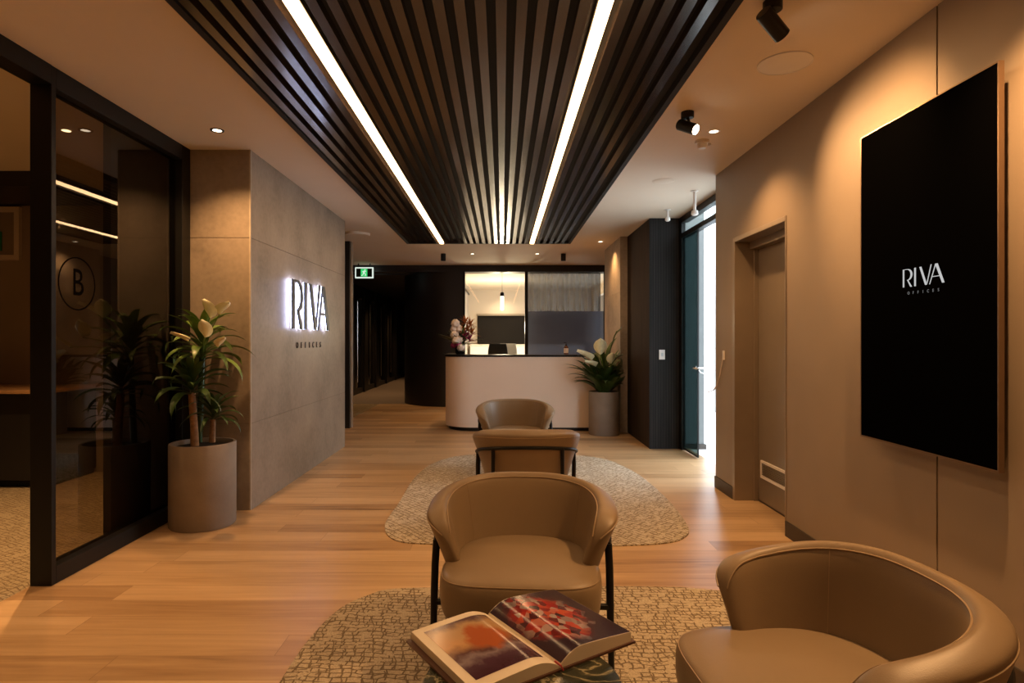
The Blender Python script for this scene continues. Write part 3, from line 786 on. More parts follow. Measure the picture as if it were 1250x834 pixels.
def page_photo(kind):
    m, nt, p = new_mat('page_photograph_'+kind); N = nt.nodes; L = nt.links
    uv = N.new('ShaderNodeUVMap'); sp = N.new('ShaderNodeSeparateXYZ'); L.new(uv.outputs[0], sp.inputs[0])
    n1 = N.new('ShaderNodeTexNoise'); n1.inputs['Detail'].default_value = 6; L.new(uv.outputs[0], n1.inputs['Vector'])
    if kind == 'sunset':
        n1.inputs['Scale'].default_value = 4.5
        v = math_node(nt, 'ADD', sp.outputs['Y'], math_node(nt, 'MULTIPLY_ADD', n1.outputs['Fac'], .35, -.17))
        sky = ramp(nt, v, [(.05,(.05,.018,.03)),(.20,(.07,.03,.05)),(.30,(.22,.17,.19)),(.40,(.09,.04,.04)),(.60,(.50,.28,.12)),(.85,(.42,.27,.14)),(1.0,(.10,.055,.06))])
        # orange glowing patch
        dx = math_node(nt, 'SUBTRACT', sp.outputs['X'], .62); dy = math_node(nt, 'SUBTRACT', sp.outputs['Y'], .56)
        dd = math_node(nt, 'SQRT', math_node(nt, 'ADD', math_node(nt, 'MULTIPLY', dx, dx), math_node(nt, 'MULTIPLY', math_node(nt, 'MULTIPLY', dy, dy), 1.6)))
        dd = math_node(nt, 'ADD', dd, math_node(nt, 'MULTIPLY_ADD', n1.outputs['Fac'], .5, -.25))
        f = N.new('ShaderNodeMapRange'); f.inputs['From Min'].default_value = .36; f.inputs['From Max'].default_value = .20; f.clamp = True; L.new(dd, f.inputs['Value'])
        mx = N.new('ShaderNodeMix'); mx.data_type = 'RGBA'; L.new(f.outputs[0], mx.inputs[0]); L.new(sky, mx.inputs[6]); mx.inputs[7].default_value = (.36,.095,.03,1)
        out = mx.outputs[2]
    else:
        vo = N.new('ShaderNodeTexVoronoi'); vo.inputs['Scale'].default_value = 13; L.new(uv.outputs[0], vo.inputs['Vector'])
        sx = N.new('ShaderNodeSeparateColor'); L.new(vo.outputs['Color'], sx.inputs[0])
        c = ramp(nt, sx.outputs[0], [(.0,(.03,.012,.015)),(.35,(.30,.02,.015)),(.6,(.42,.07,.03)),(.8,(.33,.28,.27)),(1,(.10,.02,.03))])
        dx = math_node(nt, 'SUBTRACT', sp.outputs['X'], .42); dy = math_node(nt, 'SUBTRACT', sp.outputs['Y'], .55)
        dd = math_node(nt, 'ADD', math_node(nt, 'MULTIPLY', dx, dx), math_node(nt, 'MULTIPLY', math_node(nt, 'MULTIPLY', dy, dy), .8))
        n1.inputs['Scale'].default_value = 5
        dd = math_node(nt, 'ADD', dd, math_node(nt, 'MULTIPLY_ADD', n1.outputs['Fac'], .3, -.15))
        f = N.new('ShaderNodeMapRange'); f.inputs['From Min'].default_value = .20; f.inputs['From Max'].default_value = .08; f.clamp = True; L.new(dd, f.inputs['Value'])
        mx = N.new('ShaderNodeMix'); mx.data_type = 'RGBA'; L.new(f.outputs[0], mx.inputs[0]); L.new(c, mx.inputs[7]); mx.inputs[6].default_value = (.035,.02,.03,1)
        out = mx.outputs[2]
    L.new(out, p.inputs['Base Color']); p.inputs['Roughness'].default_value = .16
    return m

bk = thing('open_book', 'open hardcover photography book on the round marble table', 'book', (.052, 1.700, .4505), math.atan2(.191,.291))
LB = .348
def prof_z(x, W, h):       # height of page surface at distance x from the spine
    u = x/W
    return .012 + h*(math.sin(min(u/.30,1)*PI/2)**.8)*(1-.38*max(0,(u-.30)/.70)**1.3)
def block(side, W, h):
    bm = bmesh.new(); n = 26; lay = []
    for k in range(n+1):
        x = W*k/n; z = prof_z(x, W, h)
        e = 0
        lay.append([bm.verts.new((side*x, -LB/2, .007)), bm.verts.new((side*(x), -LB/2, z)), bm.verts.new((side*x, LB/2, z)), bm.verts.new((side*x, LB/2, .007))])
    for a, b in zip(lay, lay[1:]):
        for j in range(4): bm.faces.new((a[j], a[(j+1)%4], b[(j+1)%4], b[j]))
    bm.faces.new(lay[0]); bm.faces.new(lay[-1])
    return bm
def picture(side, W, h, u0, u1, v0, v1):
    bm = bmesh.new(); uvl = bm.loops.layers.uv.new('UVMap'); n = 24; prev = None
    for k in range(n+1):
        u = u0+(u1-u0)*k/n; x = W*u; z = prof_z(x, W, h)+.0006
        a = bm.verts.new((side*x, -LB/2+LB*v0, z)); b = bm.verts.new((side*x, -LB/2+LB*v1, z))
        U = k/n if side > 0 else 1-k/n
        if prev:
            f = bm.faces.new((prev[0], a, b, prev[1]))
            for lp, w_ in zip(f.loops, ((prev[2],0),(U,0),(U,1),(prev[2],1))): lp[uvl].uv = w_
        prev = (a, b, U)
    return bm
pg = obj('left_pages', block(-1, .254, .026), M['paper'], bk, local=True, angle=50)
obj('photograph', picture(-1, .254, .026, .10, .90, .10, .92), page_photo('sunset'), pg, local=True)['label'] = 'sunset sky photograph'
pg = obj('right_pages', block(1, .254, .034), M['paper'], bk, local=True, angle=50)
obj('photograph', picture(1, .254, .034, .02, .995, .005, .995), page_photo('crowd'), pg, local=True)['label'] = 'dark photograph with red and white shapes'
bm = B((-.268, -.002, -LB/2-.004, LB/2+.004, .0, .006), (.002, .268, -LB/2-.004, LB/2+.004, .0, .006), (-.012,.012,-LB/2-.004,LB/2+.004,0,.005)); obj('cover', bm, M['cover'], bk, local=True, smooth=False)
bm = bmesh.new(); tube(bm, [(0,-LB/2+.02,.016),(.002,-LB/2-.004,.014),(.004,-LB/2-.010,.004)], .0022, 6); obj('ribbon', bm, mat('red_ribbon',(.35,.02,.02),.5,noise_amt=.05), bk, local=True)

# ------------------------------------------------------------------ plants
def leaf(bm, base, az, length, width, rise=1.0, droop=1.4, n=12, fold=.25, twist=0):
    """arching strap leaf: starts at elevation 'rise' (rad) and bends down by 'droop'"""
    p = Vector(base); el = rise; seg = length/n
    h = Vector((math.cos(az), math.sin(az), 0)); side = Vector((-math.sin(az), math.cos(az), 0))
    prev = None
    for k in range(n+1):
        u = k/n
        wv = width*(math.sin(PI*min(1, u*1.02+.06))**.75)*(1-.35*u) if u < .97 else .001
        d = h*math.cos(el)+Vector((0,0,math.sin(el)))
        nrm = side.cross(d)*-1
        sd = side*math.cos(twist*u)+nrm*math.sin(twist*u)
        row = [bm.verts.new(p - sd*wv/2 + nrm*wv*fold), bm.verts.new(p), bm.verts.new(p + sd*wv/2 + nrm*wv*fold)]
        if prev:
            bm.faces.new((prev[0], prev[1], row[1], row[0])); bm.faces.new((prev[1], prev[2], row[2], row[1]))
        prev = row
        p = p + d*seg; el -= droop/n*(.5+u)
    return p

def keep(bm, x0=None, x1=None, y1=None, zy=99):
    """leaves bend against a neighbouring surface instead of passing through it"""
    for v in bm.verts:
        c = v.co
        if x0 is not None and c.x < x0: c.x = x0 + .003 + .02*math.exp(-(x0-c.x)*12)*0 + abs(math.sin(c.y*90))*.004
        if x1 is not None and c.x > x1: c.x = x1 - .003 - abs(math.sin(c.y*90))*.004
        if y1 is not None and c.y > y1 and c.z < zy: c.y = y1 - .003 - abs(math.sin(c.x*90))*.004
    return bm

def spathe(bm, base, az, size, tilt=.5):
    h = Vector((math.cos(az), math.sin(az), 0)); s = Vector((-math.sin(az), math.cos(az), 0))
    up = Vector((0,0,1))*math.cos(tilt)+h*math.sin(tilt); nrm = s.cross(up)
    n, mcols = 12, 6; grid = []
    for i in range(n+1):
        v = i/n; wv = size*.42*math.sin(PI*min(1,v*.93+.05))**.7*(1 if v < .9 else (1-v)/.1*.8+.02)
        row = []
        for j in range(mcols+1):
            q = -1+2*j/mcols
            row.append(bm.verts.new(Vector(base)+up*size*v + s*wv*q + nrm*(-.30*size*(q*q)*(1-v*.4)) + h*size*.25*v*v))
        grid.append(row)
    for a, b in zip(grid, grid[1:]):
        for j in range(mcols): bm.faces.new((a[j], a[j+1], b[j+1], b[j]))

def pot(t, c, r, h):
    bm = bmesh.new(); lathe(bm, [(0,0),(r-.006,0),(r,.008),(r,h-.006),(r-.004,h),(r-.018,h),(r-.022,h-.005),(r-.022,h-.035),(0,h-.035)], c, 64); obj('pot', bm, M['pot'], t, angle=50)
    bm = bmesh.new(); lathe(bm, [(0,h-.02),(r*.5,h-.024),(r-.023,h-.032),(r-.023,h-.034),(0,h-.034)], c, 48); obj('soil', bm, M['soil'], t)

PL = (-2.115, 4.285, 0)
t = thing('potted_plant', 'tall dracaena and white lilies in a cylindrical cement pot by the glass partition', 'potted plant', PL)
pot(t, PL, .217, .578)
def W3(px, py, Y): return Vector(((px-613)*Y/740, Y, 1.3-(py-415)*Y/740))
b1 = W3(238,545,4.25); t1 = W3(234,480,4.25)
bm = bmesh.new(); tube(bm, [b1, W3(237,520,4.25), t1], [.028,.026,.024], 14); obj('trunk', bm, M['bark'], t)
b2 = W3(259,540,4.35); t2 = W3(260,512,4.35)
bm = bmesh.new(); tube(bm, [b2, t2], [.022,.019], 14); obj('trunk', bm, M['bark'], t)
b3 = W3(243,540,4.38); t3 = W3(247,432,4.38)
bm = bmesh.new(); tube(bm, [b3, W3(245,490,4.38), t3], [.022,.022,.02], 14); obj('trunk', bm, M['leafdark'], t)
random.seed(11)
def crown(c, n, L0, wd, rise=(0.2,1.35), dr=(1.1,2.2), m='leaf', name='foliage', stack=.12):
    bm = bmesh.new()
    for k in range(n):
        az = k*2.39996+random.uniform(-.2,.2); u = k/n
        base = Vector(c)+Vector((.008*math.cos(az), .008*math.sin(az), stack*u))
        leaf(bm, base, az, L0*random.uniform(.8,1.12)*(1-.25*u), wd*random.uniform(.8,1.15), rise[0]+(rise[1]-rise[0])*u, random.uniform(*dr)*(1-.35*u), fold=random.uniform(.1,.3), twist=random.uniform(-.5,.5))
    keep(bm, x0=-2.37, y1=4.615)
    return obj(name, bm, M[m], t, angle=70)
crown(t3 + Vector((0,0,-.04)), 34, .40, .072, (.15,1.40), (1.5,2.7), stack=.18)
crown(t1 + Vector((0,0,-.02)), 26, .36, .066, (.1,1.3), (1.2,2.3), m='leafdark', stack=.12)
crown(t2 + Vector((0,0,-.01)), 24, .30, .045, (.2,1.35), (1.6,2.6), m='leafdark', stack=.08)
for (px,py,Y,az,s_,ti) in [(256,388,4.25,-1.9,.13,.3),(268,384,4.28,-.6,.12,.9),(250,412,4.1,-1.6,.12,.2),(266,424,4.1,-.6,.09,.8),(229,417,4.12,-2.8,.10,1.0)]:
    b = W3(px,py,Y); bm = bmesh.new(); spathe(bm, b, az, s_, ti); fl = obj('flower', bm, M['spathe'], t, angle=80)
    bm = bmesh.new(); tube(bm, catmull([t3+Vector((0,0,-.05)), (t3+b)/2+Vector((0,0,.02)), b], 5), .004, 6); obj('stalk', bm, M['leaf'], fl)

PR = (1.405, 8.36, 0)
t = thing('potted_plant', 'dark leaved peace lily in a cylindrical cement pot beside the counter', 'potted plant', PR)
pot(t, PR, .21, .59)
bm = bmesh.new(); random.seed(5)
for k in range(58):
    az = k*2.39996; u = k/58; r0 = random.uniform(0,.09)
    base = Vector(PR)+Vector((r0*math.cos(az), r0*math.sin(az), .56))
    leaf(bm, base, az, random.uniform(.40,.78), random.uniform(.09,.13), random.uniform(.75,1.5), random.uniform(.8,1.7), fold=.16)
leaf(bm, (1.43,8.36,.7), .15, .62, .11, 1.25, .6, fold=.15)
for k in range(9): leaf(bm, (1.43,8.30,.75), -1.2+k*.7, random.uniform(.3,.45), .10, 1.0, 1.3, fold=.15)
keep(bm, x1=1.65, y1=8.575, zy=1.12)
obj('foliage', bm, M['leafdark'], t, angle=70)
bm = bmesh.new(); leaf(bm, (1.42,8.33,.95), .6, .5, .10, 1.35, 1.0, fold=.15)
bm2 = bm
leaf(bm, (1.40,8.32,.92), 2.2, .40, .13, 1.35, .3, fold=.1)
tube(bm, catmull([(1.41,8.34,.57),(1.44,8.34,.85),(1.50,8.35,1.2),(1.58,8.36,1.42)], 6), .008, 6)
leaf(bm, (1.53,8.355,1.30), .1, .36, .10, 1.1, 1.5, fold=.15)
for (a_, L_, z_) in ((2.9,.34,.98),(3.6,.30,.90),(-.3,.36,1.0),(.5,.34,.92),(-1.5,.30,.86),(1.9,.32,1.02)):
    d_ = Vector((math.cos(a_), math.sin(a_)*.5, 0)); p_e = Vector((1.405,8.34,z_))+d_*.12
    tube(bm, catmull([(1.405,8.34,.57), Vector((1.405,8.34,(.57+z_)/2))+d_*.04, p_e], 5), .005, 6)
    leaf(bm, p_e, a_, L_, .10, .75, 1.5, fold=.15)
keep(bm, x1=1.65, y1=8.575, zy=1.12)
obj('tall_leaf', bm, M['leafdark'], t, angle=70)
for (px,py,az,s_,ti) in [(733,433,-1.7,.22,.2),(722,440,-2.7,.22,1.0),(727,448,-2.4,.19,1.2),(746,444,-1.4,.15,.2)]:
    b = W3(px,py,8.2); bm = bmesh.new(); spathe(bm, b, az, s_, ti); fl = obj('flower', bm, M['spathe'], t, angle=80)
    bm = bmesh.new(); tube(bm, catmull([(1.41,8.34,.56), ((1.41+b.x)/2+.02,8.27,.85), b], 5), .006, 6); obj('stalk', bm, M['leaf'], fl)

# counter bouquet, bottle
cz = 1.088
bc = W3(562,432,9.0); bc = Vector((bc.x, 8.95, cz))
t = thing('flower_vase', 'dark vase with white, magenta and rust flowers on the counter', 'flower arrangement', bc)
bm = bmesh.new(); lathe(bm, [(0,0),(.06,0),(.075,.03),(.075,.11),(.06,.14),(.052,.14),(.066,.11),(.066,.03),(0,.02)], bc, 28); obj('vase', bm, M['black'], t)
random.seed(3)
def blob(bm, c, r, n=9):
    c = Vector(c)
    for k in range(n):   # overlapping petals around a centre
        a = k*2.4; el = -.3+1.6*(k/n)
        d = Vector((math.cos(a)*math.cos(el), math.sin(a)*math.cos(el), math.sin(el)))
        M4 = Matrix.Translation(c+d*r*.45) @ d.to_track_quat('Z','Y').to_matrix().to_4x4() @ Matrix.Diagonal((r*.62, r*.62, r*.28, 1))
        bmesh.ops.create_icosphere(bm, subdivisions=1, radius=1, matrix=M4)
def fl_at(px, py, dy=0): p = W3(px, py, 8.9+dy); return p
for kind, m, lst, r in [('white_flower','petalwhite',[(556,395),(560,402),(555,409),(560,415),(555,402),(563,425),(557,416)],.085),('magenta_flower','petalpink',[(554,422),(559,420)],.065)]:
    for q in lst:
        bm = bmesh.new(); blob(bm, fl_at(*q, random.uniform(-.05,.05)), r); obj(kind, bm, M[m], t, angle=80)
for q in [(568,395),(574,398),(571,404),(576,408),(569,413),(573,416),(565,408)]:
    bm = bmesh.new(); c0 = fl_at(*q)
    for k in range(16): leaf(bm, c0, k*2.4, .15, .028, -.2+1.6*k/16, .5, n=4)
    obj('rust_flower', bm, M['petalrust'] if q[1] < 412 else M['petalpink'], t, angle=80)
bm = bmesh.new()
for k in range(40):
    leaf(bm, bc+Vector((random.uniform(-.03,.03),random.uniform(-.03,.03),.13)), k*2.4, random.uniform(.20,.42), .05, random.uniform(.2,1.4), random.uniform(.2,1.2), n=6)
for q in fl_at(556,398), fl_at(570,396), fl_at(575,408), fl_at(555,415), fl_at(560,410): tube(bm, [bc+Vector((0,0,.13)), q], .004, 5)
obj('greenery', bm, M['leafdark'], t, angle=80)
bt = Vector((( 691-613)*8.95/740, 8.95, cz))
t = thing('soap_bottle', 'small amber pump bottle with cream label on the counter', 'bottle', bt)
bm = bmesh.new(); lathe(bm, [(0,0),(.030,0),(.033,.004),(.033,.10),(.024,.12),(.012,.128),(0,.128)], bt, 24); obj('bottle', bm, M['amber'], t)
bm = bmesh.new(); lathe(bm, [(.0335,.018),(.0342,.018),(.0342,.088),(.0335,.088)], bt, 24); obj('label', bm, M['label'], t)
bm = bmesh.new(); lathe(bm, [(0,.128),(.013,.128),(.013,.145),(.005,.147),(.005,.175),(0,.175)], bt, 16); tube(bm, [bt+Vector((0,0,.172)), bt+Vector((-.035,0,.170))], .005, 8); obj('pump', bm, M['black'], t)

# office chairs behind the glass
def office_chair(loc, seatm, label, wdt):
    t = thing('office_chair', label, 'office chair', loc)
    bm = bmesh.new()
    prev = []
    n = 20
    ringz = []
    for zi in range(9):
        z = .58+.64*zi/8; wv = wdt/2*(1-.10*(zi/8))*(1 if zi < 7 else (.96 if zi == 7 else .88))
        row = []
        for k in range(n):
            a = 2*PI*k/n
            row.append(bm.verts.new((wv*math.copysign(abs(math.cos(a))**.5, math.cos(a)), .03*math.copysign(abs(math.sin(a))**.6, math.sin(a))-.22-.04*math.sin(z*3)-.03*(math.cos(a)**2), z)))
        ringz.append(row)
    for a, b in zip(ringz, ringz[1:]):
        for k in range(n): bm.faces.new((a[k], a[(k+1)%n], b[(k+1)%n], b[k]))
    bm.faces.new(ringz[0]); bm.faces.new(ringz[-1])
    obj('backrest', bm, seatm, t, local=True, angle=60)
    bm = bmesh.new(); box(bm, -.25,.25,-.22,.27,.46,.53); obj('seat', bm, seatm, t, local=True, bevel=.03)
    bm = bmesh.new(); tube(bm, [(0,0,.08),(0,0,.46)], .025, 12); obj('column', bm, M['black'], t, local=True)
    bm = bmesh.new(); tube(bm, [(0,-.1,.44),(0,-.25,.47),(0,-.29,.62)], .018, 8); obj('back_support', bm, M['black'], t, local=True)
    bm = bmesh.new()
    for k in range(5): a = k*2*PI/5; tube(bm, [(0,0,.09),(.29*math.cos(a),.29*math.sin(a),.055)], .016, 8)
    obj('base', bm, M['black'], t, local=True)
    for k in range(5):
        a = k*2*PI/5; bm = bmesh.new(); lathe(bm, [(0,-.012),(.026,-.012),(.026,.012),(0,.012)], (.29*math.cos(a), .29*math.sin(a), .0265), 14, Matrix.Rotation(PI/2,4,'X')); obj('caster', bm, M['black'], t, local=True)
office_chair((-.09, 12.75, 0), M['seatfabric'], 'black office chair seen through the clear reception window', .44)
office_chair((.12, 13.5, 0), M['label'], 'cream office chair half hidden behind the black office chair', .44)

# ------------------------------------------------------------------ exit sign
ex = thing('exit_sign', 'green running figure exit sign at the far corridor opening', 'exit sign', (-2.60, 11.5, 2.50))
c = W3(444.5, 333, 11.5)
obj('housing', B((c.x-.175, c.x+.175, 11.5, 11.53, c.z-.105, c.z+.105)), M['signwhite'], ex, smooth=False, bevel=.01)
obj('face', B((c.x-.15, c.x+.15, 11.494, 11.5, c.z-.08, c.z+.08)), mat('exit_dark_green', (.01,.03,.015), .4, noise_amt=.05), ex, smooth=False)
for q in (-.11, .11): obj('bracket', B((c.x+q-.01, c.x+q+.01, 11.51, 11.52, c.z+.105, CZ)), M['black'], ex, smooth=False)
FZ = Matrix(((1,0,0,c.x),(0,0,-1,11.4935),(0,1,0,c.z),(0,0,0,1)))
obj('doorway_symbol', prism(bmesh.new(), [(-.062,-.072),(.062,-.072),(.062,.072),(-.062,.072)], FZ, .001), M['green'], ex, smooth=False)
bm = bmesh.new(); F2 = FZ @ Matrix.Translation((0,0,.0012))
prism(bm, [(.018+.013*math.cos(a*PI/6), .050+.013*math.sin(a*PI/6)) for a in range(12)], F2, .001)
for q in ([(-.012,.034),(.016,.034),(.010,-.008),(-.016,-.004)], [(.008,-.004),(-.016,-.004),(.020,-.030),(.034,-.026)], [(.020,-.030),(.034,-.026),(.030,-.066),(.018,-.066)],
          [(-.016,-.004),(.0,-.004),(-.018,-.046),(-.030,-.040)], [(-.018,-.046),(-.030,-.040),(-.052,-.050),(-.046,-.062)], [(.014,.034),(.012,.022),(.042,.010),(.044,.020)], [(-.012,.034),(-.008,.024),(-.036,.008),(-.042,.016)]):
    prism(bm, q, F2, .001)
obj('running_figure', bm, M['signwhite'], ex, smooth=False)
# ------------------------------------------------------------------ corridor doors (glazed black frames)
for k, yy in enumerate([12.45, 13.75, 15.1, 16.5, 18.0, 19.6]):
    y2 = [12.45, 13.75, 15.1, 16.5, 18.0, 19.6, 21.4][k+1]
    t = thing('glazed_office_front', ['nearest','second','third','fourth','fifth','farthest'][k]+' black framed glazed office front along the far corridor', 'glass partition', (-3.5, yy, 0), group='glazed office fronts in the corridor')
    obj('frame', B((-3.60,-3.42,yy,yy+.10,0,2.6), (-3.60,-3.45,yy+.10,yy+.55,0,2.6), (-3.56,-3.46,y2-.08,y2,0,2.6), (-3.56,-3.46,yy+.55,y2-.08,2.35,2.6), (-3.56,-3.46,yy+.55,y2-.08,0,.12)), M['blackwall'], t, smooth=False)
    obj('pane', B((-3.52,-3.51,yy+.55,y2-.08,.12,2.35)), M['glass'], t, smooth=False)
    if k in (0,1,2,3,4):
        bm = bmesh.new(); tube(bm, [(-3.40, yy+.50, .3),(-3.40, yy+.50, 2.2)], .018, 8); obj('glint_bar', bm, M['chrome'], t)  # bright steel bars added as the pale vertical reflections in the glazing

# ------------------------------------------------------------------ ceiling fittings
WARM = (1.0, .54, .22)
def lamp(kind, loc, energy, target=None, size=100, blend=1.0, rad=.03, col=WARM, name='lamp'):
    l = bpy.data.lights.new(name, kind); l.energy = energy; l.color = col
    if kind == 'SPOT': l.spot_size = R(size); l.spot_blend = blend
    if kind in ('SPOT','POINT'): l.shadow_soft_size = rad
    o = bpy.data.objects.new(name, l); COL.objects.link(o); o.location = loc
    if target is not None:
        o.rotation_euler = (Vector(target)-Vector(loc)).to_track_quat('-Z','Y').to_euler()
    return o
downs = [(1.47,4.21,85,'small round downlight in the ceiling beside the right wall'),
         (1.5,1.93,190,'small round downlight in the ceiling by the wall screen'), (-1.97,4.19,95,'small round downlight in the ceiling above the dracaena'), (-1.97,1.6,60,'small round downlight in the ceiling beside the side room opening'),
         (1.45,8.94,45,'small round downlight in the ceiling by the stone column'),
         (-1.9,8.4,30,'small round downlight in the ceiling at the end of the feature wall'),
         (-.5,10.2,50,'small round downlight in the ceiling left of centre behind the counter'), (.59,10.2,50,'small round downlight in the ceiling right of centre behind the counter')]
for x, y, e, lb in downs:
    t = thing('downlight', lb or 'small round downlight in the ceiling above the foreground, out of view', 'downlight', (x,y,CZ-.01), group='round ceiling downlights')
    bm = bmesh.new(); lathe(bm, [(.030,CZ-.0005),(.030,CZ-.004),(.044,CZ-.006),(.046,CZ-.0005)], (x,y,0), 28); obj('trim_ring', bm, M['white'] if x > 0 else M['black'], t)
    bm = bmesh.new(); lathe(bm, [(0,CZ-.003),(.030,CZ-.003),(.030,CZ-.0005),(0,CZ-.0005)], (x,y,0), 28); obj('lens', bm, M['lens'], t)
    lamp('SPOT', (x,y,CZ-.02), e, (x,y,0), 118, .9, .025)
def spotlight(x, y, tgt, e, label, lit=True, size=60, L_=.14, r=.035, nm='spotlight'):
    t = thing(nm, label, 'spotlight', (x,y,CZ), group='black ceiling spotlights')
    bm = bmesh.new(); lathe(bm, [(0,CZ),(.040,CZ),(.040,CZ-.035),(.036,CZ-.038),(0,CZ-.038)], (x,y,0), 28); obj('mount', bm, M['black'], t)
    c0 = Vector((x,y,CZ-.095)); d = (Vector(tgt)-c0).normalized()
    bm = bmesh.new(); tube(bm, [(x,y,CZ-.036),(x+.012,y,CZ-.065),c0], .009, 8); obj('arm', bm, M['black'], t)
    Mx = d.to_track_quat('Z','Y').to_matrix().to_4x4()
    bm = bmesh.new(); lathe(bm, [(0,-L_/2),(r*.9,-L_/2),(r,-L_/2+.004),(r,L_/2),(r-.003,L_/2),(r-.003,L_/2-.006),(0,L_/2-.006)], c0, 28, Mx); hd = obj('head', bm, M['black'], t)
    bm = bmesh.new(); lathe(bm, [(0,L_/2-.005),(r-.0035,L_/2-.005),(r-.0035,L_/2-.003),(0,L_/2-.003)], c0, 24, Mx); obj('lens', bm, M['spotlens'] if lit else M['lens'], hd)
    if e: lamp('SPOT', c0+d*(L_/2+.004), e, tgt, size, 1.0, .02)
def cyl(x, y, e, label):
    t = thing('cylinder_downlight', label, 'downlight', (x,y,CZ), group='black cylinder downlights')
    bm = bmesh.new(); lathe(bm, [(0,CZ),(.042,CZ),(.042,CZ-.12),(.036,CZ-.12),(.034,CZ-.10),(0,CZ-.10)], (x,y,0), 28); obj('housing', bm, M['black'], t)
    bm = bmesh.new(); lathe(bm, [(0,CZ-.104),(.033,CZ-.104),(.033,CZ-.101),(0,CZ-.101)], (x,y,0), 24); obj('lens', bm, M['lens'], t)
    lamp('SPOT', (x,y,CZ-.125), e, (x,y,0), 90, 1, .02)
spotlight(1.16, 2.60, (1.88, 2.95, 2.15), 66, 'black ceiling spotlight nearest the camera, in front of the round speaker', size=80)
spotlight(1.18, 3.86, (1.88, 3.0, 2.05), 72, 'black ceiling spotlight with a bright lens beside the small downlight', size=75)
cyl(-.99, 10.2, 20, 'black cylinder ceiling spotlight left of centre near the black curved wall')
cyl(1.03, 10.2, 20, 'black cylinder ceiling spotlight right of centre near the curtained window')

def disc(name, px, py, r, label, cat, m, dz=.006, extra=None):
    Y = (CZ-1.3)*740/(415-py); X = (px-613)*Y/740
    t = thing(name, label, cat, (X,Y,CZ-dz))
    bm = bmesh.new(); lathe(bm, [(0,CZ),(r,CZ),(r,CZ-dz*.5),(r*.95,CZ-dz),(0,CZ-dz*1.05)], (X,Y,0), 40); obj('plate', bm, m, t)
    return t, X, Y
t, X, Y = disc('ceiling_speaker', 958, 77, .135, 'large round white ceiling speaker near the right wall', 'speaker', M['white'])
bm = bmesh.new(); ring(bm, .135, .131, Matrix.Translation((X,Y,CZ-.0065)), .002); obj('rim', bm, M['white'], t)
t, X, Y = disc('smoke_detector', 857, 172, .05, 'round smoke detector on the ceiling behind the lit spotlight', 'smoke detector', M['white'], .02)
bm = bmesh.new(); lathe(bm, [(.036,CZ-.018),(.032,CZ-.045),(.026,CZ-.055),(0,CZ-.056)], (X,Y,0), 28); obj('sensor_cap', bm, M['white'], t)
bm = bmesh.new(); lathe(bm, [(0,CZ-.04),(.012,CZ-.035),(.012,CZ-.018),(0,CZ-.018)], (X+.055,Y,0), 12); obj('indicator', bm, M['white'], t)
disc('access_cover', 810, 221, .10, 'faint round cover plate on the ceiling near the timber wall', 'cover plate', M['ceiling'], .004)
disc('ceiling_vent', 436, 285, .17, 'round air diffuser on the ceiling past the feature wall', 'air diffuser', M['ceiling'], .03)
def sprinkler(px, pyt, drop, label, r=.012):
    Y = (CZ-1.3)*740/(415-pyt); X = (px-613)*Y/740
    t = thing('ceiling_sensor', label, 'sensor', (X,Y,CZ-drop))
    bm = bmesh.new(); lathe(bm, [(0,CZ),(.035,CZ),(.035,CZ-.006),(r,CZ-.012),(r,CZ-drop+.05),(0,CZ-drop+.05)], (X,Y,0), 18); obj('stem', bm, M['white'], t)
    bm = bmesh.new(); lathe(bm, [(0,CZ-drop+.05),(r*2.2,CZ-drop+.045),(r*2.4,CZ-drop+.01),(r*1.4,CZ-drop),(0,CZ-drop)], (X,Y,0), 18); obj('head', bm, M['white'], t)
sprinkler(848, 233, .24, 'white drop sensor on a stem in front of the entrance glazing', .014)
sprinkler(815, 256, .13, 'short white drop sensor in front of the dark timber wall')

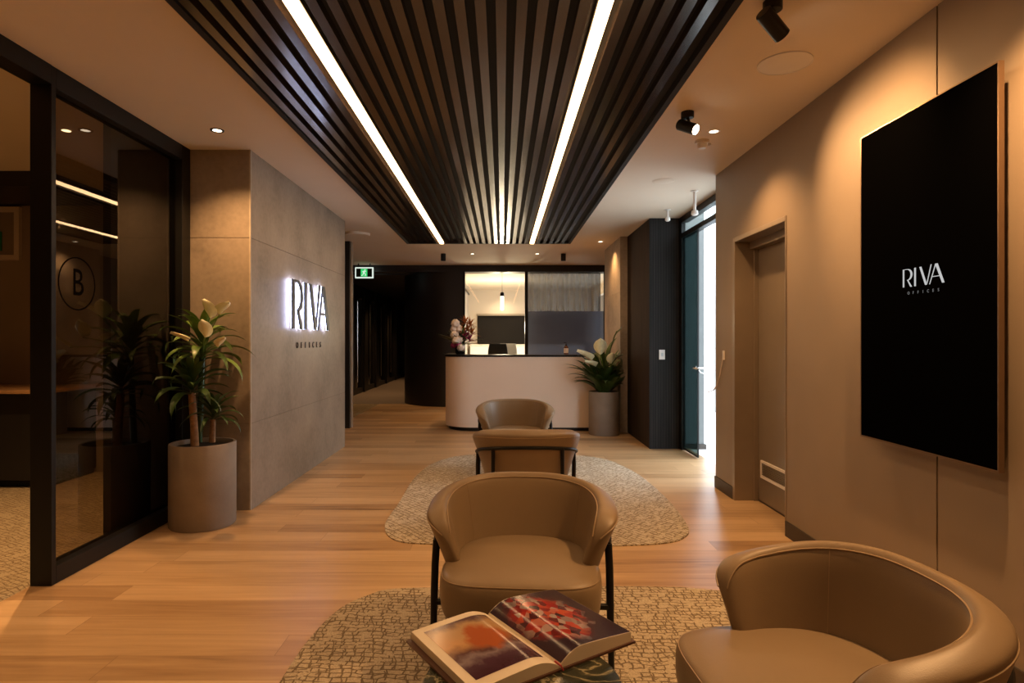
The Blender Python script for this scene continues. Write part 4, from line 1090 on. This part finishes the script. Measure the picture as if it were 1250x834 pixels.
# light switch, hanging cord
t = thing('light_switch', 'white light switch on the dark timber wall', 'light switch', (1.90, 7.22, 1.11))
c = W3(808, 433, 7.225)
obj('plate', B((c.x-.035, c.x+.035, 7.215, 7.225, c.z-.058, c.z+.058)), M['white'], t, smooth=False, bevel=.003)
obj('rocker', B((c.x-.012, c.x+.012, 7.211, 7.215, c.z-.02, c.z+.02)), M['grey'], t, smooth=False)
t = thing('hanging_cord', 'thin pale cord hanging from a small clip at the wall corner', 'cord', (XR, 5.15, 1.15))
bm = bmesh.new(); tube(bm, catmull([(XR-.008,5.14,1.17),(XR-.012,5.17,1.08),(XR-.012,5.24,.96),(XR-.02,5.32,.87),(XR-.05,5.42,.83)], 6), .005, 6); obj('cord', bm, M['beige'], t)
obj('clip', B((XR-.014, XR, 5.125, 5.15, 1.13, 1.21)), M['white'], t, smooth=False, bevel=.003)

# ------------------------------------------------------------------ extra room light
def area(loc, size, energy, rot, col=WARM, sy=None):
    l = bpy.data.lights.new('area', 'AREA'); l.energy = energy; l.color = col; l.size = size
    if sy: l.shape = 'RECTANGLE'; l.size_y = sy
    o = bpy.data.objects.new('area', l); COL.objects.link(o); o.location = loc; o.rotation_euler = rot
    return o
# side room downlights
for x, y, e in [(-3.02,4.2,230),(-4.2,1.6,150),(-5.2,2.4,80)]:
    t = thing('downlight', {-3.02:'small round downlight seen through the glass partition', -4.2:'small round downlight above the near side room carpet', -5.2:'small round downlight deep inside the side room'}[x], 'downlight', (x,y,CZ-.01), group='side room downlights')
    bm = bmesh.new(); lathe(bm, [(0,CZ-.003),(.026,CZ-.003),(.028,CZ-.0005),(0,CZ-.0005)], (x,y,0), 28); obj('fitting', bm, M['lens'], t)
    lamp('SPOT', (x,y,CZ-.02), e, (x,y,0), 110, .9, .025)
# meeting room lights
lamp('POINT', (0,12.8,1.86), 8, rad=.04, col=(1,.78,.52))
for x, y, e in [(.0,15.2,430),(0,17.15,60),(1.6,14.5,60)]: lamp('SPOT', (x,y,CZ-.02), e, (x,y,0), 130, 1, .05, col=(1,.78,.52))
lamp('POINT', (0,14.6,1.6), 150, rad=.1, col=(1,.78,.52))
for y in (13.4,15.6,18.5): lamp('SPOT', (-2.8,y,2.58), 90, (-2.8,y,0), 110, 1, .05)
# downlights behind the camera (the rest of the lounge)
for x, y in [(-.9,-2.2),(.9,-2.2),(1.47,-.6),(-1.9,-.8)]: lamp('SPOT', (x,y,CZ-.02), 18, (x,y,0), 118, .9, .03)
